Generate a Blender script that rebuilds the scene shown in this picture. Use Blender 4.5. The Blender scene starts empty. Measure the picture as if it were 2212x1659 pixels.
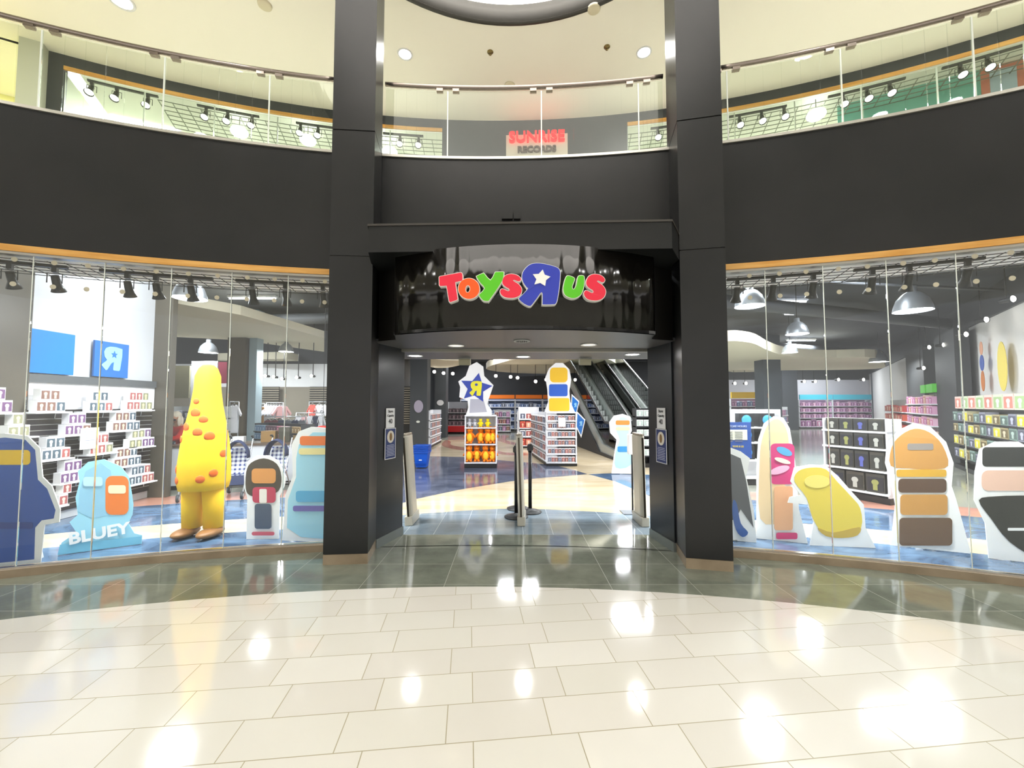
import bpy, bmesh, math, random
from mathutils import Vector, Matrix
random.seed(7)
S = bpy.context.scene
COL = S.collection
PI = math.pi

# ---------------------------------------------------------------- camera
F, PITCH, H = 890.0, math.radians(2.85), 1.6
cam_d = bpy.data.cameras.new('camera')
cam_d.sensor_fit = 'HORIZONTAL'; cam_d.sensor_width = 36.0
cam_d.lens = 36.0 * F / 2212.0
cam_d.clip_end = 200
cam = bpy.data.objects.new('camera', cam_d)
COL.objects.link(cam)
cam.location = (0, 0, H)
cam.rotation_euler = (PI / 2 + PITCH, 0, 0)
S.camera = cam

# ---------------------------------------------------------------- world and exposure
S.view_settings.view_transform = 'Standard'
S.view_settings.look = 'None'
S.view_settings.gamma = 1.0
S.view_settings.exposure = 0.42
S.view_settings.use_curve_mapping = False
w = bpy.data.worlds.new('world'); S.world = w
w.use_nodes = True
w.node_tree.nodes['Background'].inputs[0].default_value = (1.0, 0.985, 0.97, 1)
w.node_tree.nodes['Background'].inputs[1].default_value = 1.35

def area_light(name, loc, size, power, color=(1, 1, 1), rot=(0, 0, 0), size_y=None, spread=PI):
    d = bpy.data.lights.new(name, 'AREA'); d.energy = power; d.color = color
    d.size = size; d.spread = spread
    if size_y: d.shape = 'RECTANGLE'; d.size_y = size_y
    else: d.shape = 'DISK'
    o = bpy.data.objects.new(name, d); o.location = loc; o.rotation_euler = rot
    COL.objects.link(o)
    return o

# ---------------------------------------------------------------- photo geometry helpers
cp_, sp_ = math.cos(PITCH), math.sin(PITCH)
def ray(x, y):
    a = (x - 1106) / F; b = (829.5 - y) / F
    return (a, cp_ - b * sp_, sp_ + b * cp_)
def G(x, y, z=0.0):                       # where the ray meets a level plane
    r = ray(x, y); t = (z - H) / r[2]
    return Vector((r[0] * t, r[1] * t, z))
def D(x, y, Y):                           # where the ray reaches depth Y
    r = ray(x, y); t = Y / r[1]
    return Vector((r[0] * t, Y, H + r[2] * t))
def VP(x, y, p0, p1):                     # where the ray meets the upright plane through p0, p1
    r = ray(x, y); dx, dy = p1[0] - p0[0], p1[1] - p0[1]
    nx, ny = dy, -dx
    t = (nx * p0[0] + ny * p0[1]) / (nx * r[0] + ny * r[1])
    return Vector((r[0] * t, r[1] * t, H + r[2] * t))
CX, CY = -0.31, -7.44                     # centre of the round atrium
def A(R, deg, z=0.0):
    t = math.radians(deg)
    return Vector((CX + R * math.sin(t), CY + R * math.cos(t), z))

# ---------------------------------------------------------------- materials
def lin(c):
    if isinstance(c, str):
        c = [int(c[i:i + 2], 16) / 255 for i in (0, 2, 4)]
        c = [x / 12.92 if x <= .04045 else ((x + .055) / 1.055) ** 2.4 for x in c]
    return (c[0], c[1], c[2], 1)
_m = {}
def mat(name, c='808080', rough=.5, metal=0., emit=0., spec=.5, coat=0.):
    if name in _m: return _m[name]
    m = bpy.data.materials.new(name); m.use_nodes = True
    b = m.node_tree.nodes['Principled BSDF']
    b.inputs['Base Color'].default_value = lin(c)
    b.inputs['Roughness'].default_value = rough
    b.inputs['Metallic'].default_value = metal
    b.inputs['Specular IOR Level'].default_value = spec
    b.inputs['Coat Weight'].default_value = coat
    if emit:
        b.inputs['Emission Color'].default_value = lin(c)
        b.inputs['Emission Strength'].default_value = emit
    _m[name] = m
    return m
def noisy(name, c1, c2, scale=3., rough=.4, detail=4., stretch=(1, 1, 1), lo=.35, hi=.65, spec=.5, bump=0., distort=0., metal=0.):
    if name in _m: return _m[name]
    m = mat(name, c1, rough, metal=metal, spec=spec); nt = m.node_tree; b = nt.nodes['Principled BSDF']
    tc = nt.nodes.new('ShaderNodeNewGeometry'); mp = nt.nodes.new('ShaderNodeMapping')
    mp.inputs['Scale'].default_value = stretch
    n = nt.nodes.new('ShaderNodeTexNoise'); n.inputs['Scale'].default_value = scale; n.inputs['Detail'].default_value = detail
    n.inputs['Distortion'].default_value = distort
    r = nt.nodes.new('ShaderNodeValToRGB')
    r.color_ramp.elements[0].position = lo; r.color_ramp.elements[1].position = hi
    r.color_ramp.elements[0].color = lin(c1); r.color_ramp.elements[1].color = lin(c2)
    nt.links.new(tc.outputs['Position'], mp.inputs[0]); nt.links.new(mp.outputs[0], n.inputs['Vector'])
    nt.links.new(n.outputs['Fac'], r.inputs[0]); nt.links.new(r.outputs[0], b.inputs['Base Color'])
    if bump:
        bp = nt.nodes.new('ShaderNodeBump'); bp.inputs['Strength'].default_value = min(1, bump); bp.inputs['Distance'].default_value = .01 * max(1, bump)
        nt.links.new(n.outputs['Fac'], bp.inputs['Height']); nt.links.new(bp.outputs[0], b.inputs['Normal'])
    return m
def M_(nt, op, a, b=None, c=None):
    n = nt.nodes.new('ShaderNodeMath'); n.operation = op
    for i, v in enumerate((a, b, c)):
        if v is None: continue
        if isinstance(v, (int, float)): n.inputs[i].default_value = v
        else: nt.links.new(v, n.inputs[i])
    return n.outputs[0]
def tile_mat(name, cols, grout, W, Hh, ox, oy, yaw=0., off=0., gw=.004, rough=.12, mottle=0., mscale=3., spec=.5):
    m = bpy.data.materials.new(name); m.use_nodes = True; _m[name] = m
    nt = m.node_tree; b = nt.nodes['Principled BSDF']
    g = nt.nodes.new('ShaderNodeNewGeometry')
    mp = nt.nodes.new('ShaderNodeVectorRotate'); mp.rotation_type = 'Z_AXIS'; mp.inputs['Angle'].default_value = -yaw
    nt.links.new(g.outputs['Position'], mp.inputs['Vector'])
    s = nt.nodes.new('ShaderNodeSeparateXYZ'); nt.links.new(mp.outputs[0], s.inputs[0])
    v = M_(nt, 'DIVIDE', M_(nt, 'SUBTRACT', oy, s.outputs[1]), Hh)
    row = M_(nt, 'FLOOR', v)
    u = M_(nt, 'DIVIDE', M_(nt, 'SUBTRACT', s.outputs[0], ox), W)
    u = M_(nt, 'SUBTRACT', u, M_(nt, 'MULTIPLY', M_(nt, 'MODULO', M_(nt, 'ADD', row, 200.), 2.), off))
    fu = M_(nt, 'FRACT', u); fv = M_(nt, 'FRACT', v); cu = M_(nt, 'FLOOR', u)
    du = M_(nt, 'MULTIPLY', M_(nt, 'MINIMUM', fu, M_(nt, 'SUBTRACT', 1., fu)), W)
    dv = M_(nt, 'MULTIPLY', M_(nt, 'MINIMUM', fv, M_(nt, 'SUBTRACT', 1., fv)), Hh)
    gm = M_(nt, 'LESS_THAN', M_(nt, 'MINIMUM', du, dv), gw / 2)
    cb = nt.nodes.new('ShaderNodeCombineXYZ'); nt.links.new(cu, cb.inputs[0]); nt.links.new(row, cb.inputs[1])
    wn = nt.nodes.new('ShaderNodeTexWhiteNoise'); nt.links.new(cb.outputs[0], wn.inputs['Vector'])
    r = nt.nodes.new('ShaderNodeValToRGB')
    e = r.color_ramp.elements
    e[0].color = lin(cols[0]); e[1].color = lin(cols[-1])
    for i, cc in enumerate(cols[1:-1]):
        x = e.new((i + 1) / (len(cols) - 1)); x.color = lin(cc)
    nt.links.new(wn.outputs['Value'], r.inputs[0])
    base = r.outputs[0]
    if mottle:
        n = nt.nodes.new('ShaderNodeTexNoise'); n.inputs['Scale'].default_value = mscale; n.inputs['Detail'].default_value = 6
        n.inputs['Roughness'].default_value = .6
        nt.links.new(g.outputs['Position'], n.inputs['Vector'])
        mx = nt.nodes.new('ShaderNodeMixRGB'); mx.blend_type = 'OVERLAY'; mx.inputs[0].default_value = mottle
        nt.links.new(base, mx.inputs[1]); nt.links.new(n.outputs['Fac'], mx.inputs[2]); base = mx.outputs[0]
    mg = nt.nodes.new('ShaderNodeMixRGB'); nt.links.new(gm, mg.inputs[0]); nt.links.new(base, mg.inputs[1])
    mg.inputs[2].default_value = lin(grout)
    nt.links.new(mg.outputs[0], b.inputs['Base Color'])
    rr = M_(nt, 'ADD', M_(nt, 'MULTIPLY', gm, .4), rough); nt.links.new(rr, b.inputs['Roughness'])
    b.inputs['Specular IOR Level'].default_value = spec
    return m
def glass_mat(name, tint=(.97, .99, .98), f=1.0):
    m = bpy.data.materials.new(name); m.use_nodes = True; _m[name] = m
    nt = m.node_tree; nt.nodes.remove(nt.nodes['Principled BSDF'])
    out = nt.nodes['Material Output']
    t = nt.nodes.new('ShaderNodeBsdfTransparent'); t.inputs[0].default_value = (*tint, 1)
    g = nt.nodes.new('ShaderNodeBsdfGlossy'); g.inputs['Roughness'].default_value = 0.0
    fr = nt.nodes.new('ShaderNodeFresnel'); fr.inputs[0].default_value = 1.45
    k = M_(nt, 'MULTIPLY', fr.outputs[0], f)
    mx = nt.nodes.new('ShaderNodeMixShader')
    nt.links.new(k, mx.inputs[0]); nt.links.new(t.outputs[0], mx.inputs[1]); nt.links.new(g.outputs[0], mx.inputs[2])
    nt.links.new(mx.outputs[0], out.inputs[0])
    return m

# ---------------------------------------------------------------- mesh helpers
class MB:
    def __init__(s): s.v = []; s.f = []; s.mi = []; s.sm = []
    def add(s, vs, fs, mi=0, smooth=False):
        n = len(s.v); s.v += [tuple(v) for v in vs]
        for f in fs: s.f.append([i + n for i in f]); s.mi.append(mi); s.sm.append(smooth)
        return s
    def box(s, x0, y0, z0, x1, y1, z1, mi=0, mx=None):
        vs = [Vector(p) for p in ((x0, y0, z0), (x1, y0, z0), (x1, y1, z0), (x0, y1, z0), (x0, y0, z1), (x1, y0, z1), (x1, y1, z1), (x0, y1, z1))]
        if mx is not None: vs = [mx @ v for v in vs]
        return s.add(vs, [(3, 2, 1, 0), (4, 5, 6, 7), (0, 1, 5, 4), (1, 2, 6, 5), (2, 3, 7, 6), (3, 0, 4, 7)], mi)
    def hex(s, b, t, mi=0):                      # 4 bottom + 4 top points
        return s.add(list(b) + list(t), [(3, 2, 1, 0), (4, 5, 6, 7), (0, 1, 5, 4), (1, 2, 6, 5), (2, 3, 7, 6), (3, 0, 4, 7)], mi)
    def prism(s, loop, off, mi=0, side=None):    # 3D loop swept by a vector
        n = len(loop); loop = [Vector(p) for p in loop]; off = Vector(off)
        s.add(loop + [p + off for p in loop], [list(range(n)), list(range(2 * n - 1, n - 1, -1))], mi)
        m = len(s.v) - 2 * n
        for i in range(n):
            j = (i + 1) % n
            s.f.append([m + j, m + i, m + n + i, m + n + j]); s.mi.append(mi if side is None else side); s.sm.append(False)
        return s
    def tube(s, pts, r, n=8, mi=0, closed=False, cap=True):
        pts = [Vector(p) for p in pts]; rings = []
        rr = r if isinstance(r, (list, tuple)) else [r] * len(pts)
        up = None
        for i, p in enumerate(pts):
            if closed: d = (pts[(i + 1) % len(pts)] - pts[i - 1])
            else: d = pts[min(i + 1, len(pts) - 1)] - pts[max(i - 1, 0)]
            d.normalize()
            if up is None: up = Vector((0, 0, 1)) if abs(d.z) < .9 else Vector((1, 0, 0))
            a = d.cross(up); a.normalize(); b = a.cross(d); b.normalize(); up = b
            rings.append([p + (a * math.cos(2 * PI * k / n) + b * math.sin(2 * PI * k / n)) * rr[i] for k in range(n)])
        vs = [v for q in rings for v in q]; fs = []
        m = len(rings)
        for i in range(m if closed else m - 1):
            j = (i + 1) % m
            for k in range(n):
                fs.append((i * n + k, i * n + (k + 1) % n, j * n + (k + 1) % n, j * n + k))
        s.add(vs, fs, mi, True)
        if cap and not closed:
            o = len(s.v) - len(vs)
            s.f.append([o + k for k in range(n)][::-1]); s.f.append([o + (m - 1) * n + k for k in range(n)]); s.mi += [mi, mi]; s.sm += [False, False]
        return s
    def lathe(s, prof, c=(0, 0, 0), n=20, mi=0, mx=None, smooth=True, cap=True):
        vs = []; fs = []
        for r, z in prof:
            for k in range(n):
                a = 2 * PI * k / n; vs.append(Vector((r * math.cos(a), r * math.sin(a), z)))
        if mx is not None: vs = [mx @ v for v in vs]
        vs = [v + Vector(c) for v in vs]
        for i in range(len(prof) - 1):
            for k in range(n):
                fs.append((i * n + k, i * n + (k + 1) % n, (i + 1) * n + (k + 1) % n, (i + 1) * n + k))
        s.add(vs, fs, mi, smooth); o = len(s.v) - len(vs)
        if not cap: return s
        if prof[0][0] > 1e-6: s.f.append([o + k for k in range(n)][::-1]); s.mi.append(mi); s.sm.append(False)
        if prof[-1][0] > 1e-6: s.f.append([o + (len(prof) - 1) * n + k for k in range(n)]); s.mi.append(mi); s.sm.append(False)
        return s
    def ball(s, c, r, mi=0, n=12, m=8, mx=None):
        if not isinstance(r, (tuple, list)): r = (r, r, r)
        vs = []; fs = []
        for i in range(m + 1):
            t = PI * i / m
            for k in range(n):
                a = 2 * PI * k / n
                v = Vector((r[0] * math.sin(t) * math.cos(a), r[1] * math.sin(t) * math.sin(a), -r[2] * math.cos(t)))
                if mx is not None: v = mx @ v
                vs.append(v + Vector(c))
        for i in range(m):
            for k in range(n): fs.append((i * n + k, i * n + (k + 1) % n, (i + 1) * n + (k + 1) % n, (i + 1) * n + k))
        return s.add(vs, fs, mi, True)
    def arc(s, R0, R1, a0, a1, z0, z1, n=40, mi=0):   # curved slab around the atrium centre
        vs = []; fs = []
        for i in range(n + 1):
            a = a0 + (a1 - a0) * i / n
            vs += [A(R0, a, z0), A(R1, a, z0), A(R1, a, z1), A(R0, a, z1)]
        for i in range(n):
            o = i * 4; p = o + 4
            for k in range(4): fs.append((o + k, o + (k + 1) % 4, p + (k + 1) % 4, p + k))
        fs.append((3, 2, 1, 0)); fs.append((n * 4, n * 4 + 1, n * 4 + 2, n * 4 + 3))
        return s.add(vs, fs, mi)
    def mesh(s, name, mats):
        me = bpy.data.meshes.new(name); me.from_pydata(s.v, [], s.f)
        for m in (mats if isinstance(mats, (list, tuple)) else [mats]): me.materials.append(m)
        for p, mi, sm in zip(me.polygons, s.mi, s.sm): p.material_index = mi; p.use_smooth = sm
        b = bmesh.new(); b.from_mesh(me); bmesh.ops.remove_doubles(b, verts=b.verts, dist=1e-6)
        bmesh.ops.recalc_face_normals(b, faces=b.faces); b.to_mesh(me); b.free()
        me.update()
        return me
    def build(s, name, mats, parent=None, loc=None, rotz=None, bevel=0.):
        o = bpy.data.objects.new(name, s.mesh(name, mats)); COL.objects.link(o)
        if parent is not None: o.parent = parent
        if loc is not None: o.location = loc
        if rotz is not None: o.rotation_euler = (0, 0, rotz)
        if bevel:
            md = o.modifiers.new('bevel', 'BEVEL'); md.width = bevel; md.segments = 2; md.limit_method = 'ANGLE'
        return o
def tag(o, label=None, cat=None, group=None, kind=None):
    if label: o['label'] = label
    if cat: o['category'] = cat
    if group: o['group'] = group
    if kind: o['kind'] = kind
    return o
def empty(name, label, cat, loc=(0, 0, 0), rz=0., group=None):
    o = bpy.data.objects.new(name, None); COL.objects.link(o); o.location = loc; o.rotation_euler = (0, 0, rz)
    o.empty_display_size = .1
    return tag(o, label, cat, group)
def struct(o): o['kind'] = 'structure'; return o
def dup(o, loc=None, rz=None, label=None, group=None, scale=None, parent=None):
    c = o.copy(); COL.objects.link(c)
    if parent is not None: c.parent = parent
    if loc is not None: c.location = loc
    if rz is not None: c.rotation_euler = (0, 0, rz)
    if scale is not None: c.scale = scale
    if label: c['label'] = label
    if group: c['group'] = group
    for ch in list(o.children): dup(ch, parent=c)
    return c
def smooth_loop(pts, n=5):
    out = []; m = len(pts)
    for i in range(m):
        p0, p1, p2, p3 = [Vector(pts[(i + k - 1) % m]) for k in range(4)]
        for j in range(n):
            t = j / n
            out.append(.5 * ((2 * p1) + (p2 - p0) * t + (2 * p0 - 5 * p1 + 4 * p2 - p3) * t * t + (3 * p1 - p0 - 3 * p2 + p3) * t ** 3))
    return out
def ellipse(cx, cy, rx, ry, n=32, rot=0.):
    return [(cx + rx * math.cos(2 * PI * k / n) * math.cos(rot) - ry * math.sin(2 * PI * k / n) * math.sin(rot),
             cy + rx * math.cos(2 * PI * k / n) * math.sin(rot) + ry * math.sin(2 * PI * k / n) * math.cos(rot)) for k in range(n)]
def offset_loop(pts, d):
    pts = [Vector(p[:2]) for p in pts]; n = len(pts)
    ar = sum(pts[i].x * pts[(i + 1) % n].y - pts[(i + 1) % n].x * pts[i].y for i in range(n))
    sg = 1 if ar > 0 else -1; out = []
    for i in range(n):
        a = (pts[i] - pts[i - 1]); b = (pts[(i + 1) % n] - pts[i])
        if a.length < 1e-9 or b.length < 1e-9: out.append(pts[i]); continue
        a.normalize(); b.normalize(); t = (a + b)
        if t.length < 1e-6: out.append(pts[i]); continue
        t.normalize(); nn = Vector((t.y, -t.x)) * sg
        k = min(1.6, 1 / max(.3, abs(nn.dot(Vector((a.y, -a.x)) * sg))))
        out.append(pts[i] + nn * d * k)
    return out
def text_mesh(name, txt, size, m, parent=None, mx=None, depth=.002, bold=0., align='CENTER'):
    cu = bpy.data.curves.new(name, 'FONT'); cu.body = txt; cu.size = size; cu.extrude = depth; cu.offset = bold
    cu.align_x = align; cu.align_y = 'CENTER'; cu.resolution_u = 3
    t = bpy.data.objects.new('tmp_text', cu); COL.objects.link(t)
    dg = bpy.context.evaluated_depsgraph_get(); me = bpy.data.meshes.new_from_object(t.evaluated_get(dg))
    bpy.data.objects.remove(t); me.name = name
    me.materials.clear(); me.materials.append(m)
    if mx is not None: me.transform(mx)
    o = bpy.data.objects.new(name, me); COL.objects.link(o)
    if parent is not None: o.parent = parent
    return o
def plane_mx(origin, xdir, up=Vector((0, 0, 1))):       # text frame: x along xdir, y up, z out of the plane
    x = Vector(xdir).normalized(); y = Vector(up).normalized(); z = x.cross(y)
    m = Matrix((x, y, z)).transposed().to_4x4(); m.translation = Vector(origin)
    return m
# ---------------------------------------------------------------- shared materials
BLACK = noisy('black_panel', '1e1f1f', '252525', 1.2, .36, spec=.3)
BLACK2 = mat('black_recess', '141210', .3, spec=.4)
GLOSS = noisy('black_gloss', '0c0a08', '12100d', 2.2, .15, stretch=(3, 3, .35), spec=.4, bump=5, detail=1)
CREAM = mat('cream_plaster', 'f6f2e6', .75)
WHITE = mat('white_paint', 'e6e6e8', .55)
GREYW = mat('grey_paint', 'b4b6b4', .7)
DARKC = noisy('dark_ceiling', '2c2f36', '41454e', .8, .8)
DGREY = mat('dark_grey_paint', '35373a', .6)
MGREY = mat('column_grey', '45484a', .6)
STEEL = mat('brushed_steel', 'b8b4ac', .28, 1.)
CHROME = mat('chrome', 'd8d8d8', .1, 1.)
TAN = noisy('tan_stone', '8a7a64', 'a08f78', 3, .25)
WOOD = noisy('honey_wood', 'c98f3c', 'dba85a', 2, .45, stretch=(1, 1, 12))
BLK = mat('black_metal', '121212', .4)
BLKP = mat('black_plastic', '1a1a1c', .35)
GLASS = glass_mat('shop_glass', (.96, .985, .98), .8)
RAILG = glass_mat('rail_glass', (.93, .955, .92), .45)
GEDGE = mat('glass_edge', 'dfe4da', .2, spec=.8)
WHT = mat('white_card', 'f2f2f2', .5)
SHELFW = mat('white_shelf', 'eceef2', .4)
LAMP = mat('lamp_glow', 'ffffff', emit=8.)
LAMPW = mat('lamp_glow_warm', 'fff1dc', emit=12.)
SKYL = mat('skylight_panel', 'fbf9f6', emit=.8)
TUBE = mat('tube_glow', 'f6f8ff', emit=9.)

ZC = 6.73                                     # mall ceiling height
# ---------------------------------------------------------------- floors
FLW = tile_mat('cream_floor_tiles', ['e3e1d8', 'e0ded4', 'e7e5dd', 'dedbd2', 'e3e0d7'], 'a59d80', .5106, .2553, .0312, 4.0906,
               yaw=math.radians(6.03), off=-.2558, gw=.005, rough=.09, mottle=.10, mscale=1.3)
FLD = tile_mat('slate_floor_tiles', ['7a7f72', '84887a', '747a6e', '7e8376'], 'a4a799', .735, .47, -.6, 5.16, yaw=0, off=0, gw=.0045, rough=.07, mottle=.55, mscale=3.5, spec=.6)
FLB = tile_mat('entry_floor_tiles', ['7c8c98', '8696a1', '748591'], 'aab6be', .37, .47, -.6, 5.63, yaw=0, off=0, gw=.006, rough=.12, mottle=.5, mscale=3.5)
BLUEF = noisy('blue_marbled_floor', '3a506c', '6480a0', 1.6, .10, detail=7, stretch=(1, 2.2, 1), distort=1.2, spec=.6)
GBLUEF = noisy('slate_blue_marbled_floor', '4a5266', '6d7488', 1.3, .10, detail=7, stretch=(1, 2.2, 1), distort=1.2, spec=.6)
BEIGEF = noisy('beige_marbled_floor', 'c9b794', 'dccdb0', 1.2, .13, detail=5, stretch=(.6, 2.5, 1), distort=.8)
SALMF = noisy('salmon_marbled_floor', 'b0796a', 'c2907c', 1.5, .13, detail=5)
GREYF = noisy('grey_marbled_floor', '8b8c84', 'a5a598', .9, .13, detail=6)
def flat(name, pts, m, z):
    n = len(pts)
    b = MB(); b.prism([(p[0], p[1], z - .02) for p in pts], (0, 0, .02))
    return struct(b.build(name, m))
flat('floor', [A(11.15, a) for a in range(-180, 180, 2)], FLW, 0)
b = MB(); b.arc(11.15, 12.22, -180, 180, -.02, 0, 220); struct(b.build('floor', FLD))
flat('floor', [A(12.2, a * .5) for a in range(-13, 22)] + [(1.75, 5.12), (1.60, 5.16), (-1.36, 5.16), (-1.6, 5.16)], FLD, 0)
inn = [G(900, 1110), G(1000, 1103), G(1080, 1099), G(1180, 1100), G(1300, 1106), G(1390, 1113)]
flat('floor', [(-1.8, 5.16), (1.95, 5.16), (2.3, 5.9)] + inn[::-1] + [(-1.9, 5.95)], FLB, -.001)
flat('floor', [A(12.2, a) for a in range(-75, 76, 3)] + [(44, 6), (44, 40), (-30, 40), (-30, 6)][::1], GREYF, -.008)
for a0, a1 in ((-45, -7.6), (11.3, 45)):
    for r0, r1, m in ((12.2, 13.1, BLUEF), (13.1, 13.75, BEIGEF), (13.75, 15.1, BLUEF), (15.1, 15.8, SALMF)):
        b = MB(); b.arc(r0, r1, a0, a1, -.02, -.004, 30); struct(b.build('floor', m))
lc = [G(840, 1096), G(897, 1078), G(990, 1058), G(1100, 1040), G(1150, 1034), G(1270, 1024)]
rc = [G(1330, 1040), G(1405, 1072), G(1450, 1096)]
flat('floor', lc + rc + [(2.5, 5.2), (-2.1, 5.2)], BEIGEF, -.002)
flat('floor', lc + [G(1240, 1015), G(1200, 1005), G(1150, 1000), G(1000, 987), G(900, 985), G(820, 985)], GBLUEF, -.003)
flat('floor', [G(1270, 1024)] + rc + [G(1460, 1028), G(1322, 1022)], BLUEF, -.003)
flat('floor', [G(820, 985), G(900, 985), G(1000, 987), G(1150, 1000), G(1200, 1005), G(1270, 1024), G(1322, 1022), G(1460, 1026), G(1400, 950), G(820, 950)], BEIGEF, -.005)
def z2(x, y): return G(860 + x / 6.26, 755 + y / 6.26)
flat('floor', [z2(*p) for p in smooth_loop([(590, 1290), (700, 1335), (890, 1362), (1000, 1360), (900, 1325), (720, 1290), (710, 1245), (640, 1225)], 4)], SALMF, -.0025)
flat('floor', [z2(*p) for p in smooth_loop([(1250, 1190), (1400, 1250), (1590, 1290), (1800, 1290), (1600, 1262), (1450, 1215), (1500, 1165), (1350, 1160)], 4)], SALMF, -.0025)
flat('floor', [z2(*p) for p in smooth_loop([(1250, 1385), (1500, 1425), (1950, 1425), (1950, 1400), (1500, 1395), (1350, 1370)], 4)], SALMF, -.0025)

# ---------------------------------------------------------------- mall ceiling with its round skylight
hc, hr = Vector((-.03, 2.75)), 2.53
def hole_ceiling():
    b = MB(); n = 96; inner = []; outer = []
    for k in range(n):
        t = 2 * PI * k / n; d = Vector((math.cos(t), math.sin(t))); inner.append(hc + d * hr)
        o = hc - Vector((CX, CY)); bb = o.dot(d); L = -bb + math.sqrt(bb * bb - (o.dot(o) - 14.7 ** 2)); outer.append(hc + d * L)
    vs = [(p.x, p.y, ZC) for p in inner] + [(p.x, p.y, ZC) for p in outer]
    return b.add(vs, [(k, (k + 1) % n, n + (k + 1) % n, n + k) for k in range(n)])
struct(hole_ceiling().build('ceiling', CREAM))
b = MB(); b.lathe([(hr, ZC - .015), (hr + .01, ZC + .27), (hr + .06, ZC + .27), (hr + .05, ZC - .015), (hr, ZC - .015)], (hc.x, hc.y, 0), 96, cap=False)
struct(b.build('trim_1', mat('bronze_black', '3a3833', .5)))
b = MB(); b.lathe([(0, ZC + .25), (hr + .01, ZC + .25)], (hc.x, hc.y, 0), 96); 
t = tag(b.build('skylight_panel', SKYL), 'round glowing white skylight inside the dark ring of the mall ceiling', 'skylight')

# ---------------------------------------------------------------- front wall (black fascia of the upper floor edge)
b = MB(); b.arc(12.19, 12.30, -75, 75, 3.13, 4.50, 120); struct(b.build('wall_front', BLACK))
for a0, a1 in ((-75, -29.3), (30.5, 75)):
    b = MB(); b.arc(12.19, 12.30, a0, a1, 0, 3.13, 40); struct(b.build('wall_front', BLACK))
b = MB(); b.arc(12.17, 12.34, -75, 75, 4.50, 4.53, 120); struct(b.build('trim_2', mat('pale_metal_trim', 'c9c6bd', .3, .6)))
for a0, a1 in ((-29.3, -7.9), (11.6, 30.5)):
    b = MB(); b.arc(12.15, 12.30, a0, a1, 3.065, 3.128, 40); struct(b.build('trim_3', WOOD))
    b = MB(); b.arc(12.165, 12.25, a0, a1, 3.04, 3.065, 40); struct(b.build('trim_4', mat('window_channel', 'a8a49a', .35, .7)))
    b = MB(); b.arc(12.13, 12.27, a0, a1, 0, .072, 40); struct(b.build('baseboard_front', TAN))
    b = MB(); b.arc(12.17, 12.21, a0, a1, .072, .085, 40); struct(b.build('trim_5', STEEL))
# shop windows: flat panes butt-jointed round the curve
JL = [-28.7, -26.1, -23.5, -20.91, -18.34, -15.67, -13.03, -10.38, -7.9]
JR = [11.7, 14.39, 16.9, 19.41, 21.9, 24.4, 26.9, 29.4]
wn = 0
DOT = mat('fitting_cream', 'e4d2b6', .3)
for J in (JL, JR):
    for a0, a1 in zip(J[:-1], J[1:]):
        wn += 1
        p0, p1 = A(12.19, a0 + .02), A(12.19, a1 - .02); d = (p1 - p0).normalized(); nrm = Vector((-d.y, d.x, 0))
        b = MB(); b.prism([p0 + Vector((0, 0, .08)), p1 + Vector((0, 0, .08)), p1 + Vector((0, 0, 3.045)), p0 + Vector((0, 0, 3.045))], nrm * .012)
        g = struct(b.build('window_%d' % wn, GLASS))
        b = MB(); q = A(12.19, a0)
        b.prism([q - d * .0035 + Vector((0, 0, .08)), q + d * .0035 + Vector((0, 0, .08)), q + d * .0035 + Vector((0, 0, 3.045)), q - d * .0035 + Vector((0, 0, 3.045))], nrm * .012)
        b.build('joint', GEDGE, g)
        for zz in (3.0, 2.76):
            for u in (.14, (p1 - p0).length - .14):
                q = p0 + d * u + Vector((0, 0, zz)) + nrm * .02
                b = MB(); mx = plane_mx(q, d); b.lathe([(.022, -.004), (.024, 0), (.022, .006)], (0, 0, 0), 14, mx=mx)
                b.build('fitting', DOT, g)

# ---------------------------------------------------------------- pillars
def pillar(plan, name, label, joints):
    root = empty(name, label, 'pillar', (plan[0][0], plan[0][1], 0))
    o = Vector((plan[0][0], plan[0][1], 0)); cc = sum((Vector((*p, 0)) for p in plan), Vector()) / 4
    loc = [Vector((*p, 0)) - o for p in plan]; inn = [(v - (cc - o)) * .96 + (cc - o) for v in loc]
    b = MB(); b.prism([v + Vector((0, 0, .1)) for v in inn], (0, 0, ZC - .1)); b.build('core', BLACK2, root)
    zs = [.10] + joints + [ZC]
    for z0, z1 in zip(zs[:-1], zs[1:]):
        b = MB(); b.prism([v + Vector((0, 0, z0 + .006)) for v in loc], (0, 0, z1 - z0 - .012)); b.build('panel', BLACK, root)
    b = MB(); b.prism(loc, (0, 0, .10)); b.build('plinth', TAN, root)
    return root
PL = pillar([(-1.887, 4.191), (-1.452, 4.227), (-1.514, 4.66), (-2.0, 4.62)], 'pillar', 'tall black panelled pillar left of the shop entrance', [3.14, 4.49])
PR = pillar([(1.701, 4.11), (2.119, 4.021), (2.30, 4.46), (1.80, 4.64)], 'pillar', 'tall black panelled pillar right of the shop entrance', [3.16, 4.52])
# angled door jambs and their skirting
for i, pl in enumerate(([(-1.514, 4.652), (-1.352, 5.162), (-1.75, 5.2), (-1.95, 4.7)], [(1.765, 4.55), (1.68, 5.085), (2.1, 5.15), (2.3, 4.6)])):
    b = MB(); b.prism([(x, y, .10) for x, y in pl], (0, 0, 2.85)); struct(b.build(('wall_left', 'wall_right')[i], mat('jamb_black', '1c2024', .28, spec=.6)))
    s = 1 if i == 0 else -1
    q = [(pl[0][0] + .012 * s, pl[0][1]), (pl[1][0] + .012 * s, pl[1][1]), pl[2], pl[3]]
    b = MB(); b.prism([(x, y, 0) for x, y in q], (0, 0, .10)); struct(b.build(('baseboard_left', 'baseboard_right')[i], mat('grey_skirting', '6f7674', .3)))

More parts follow.
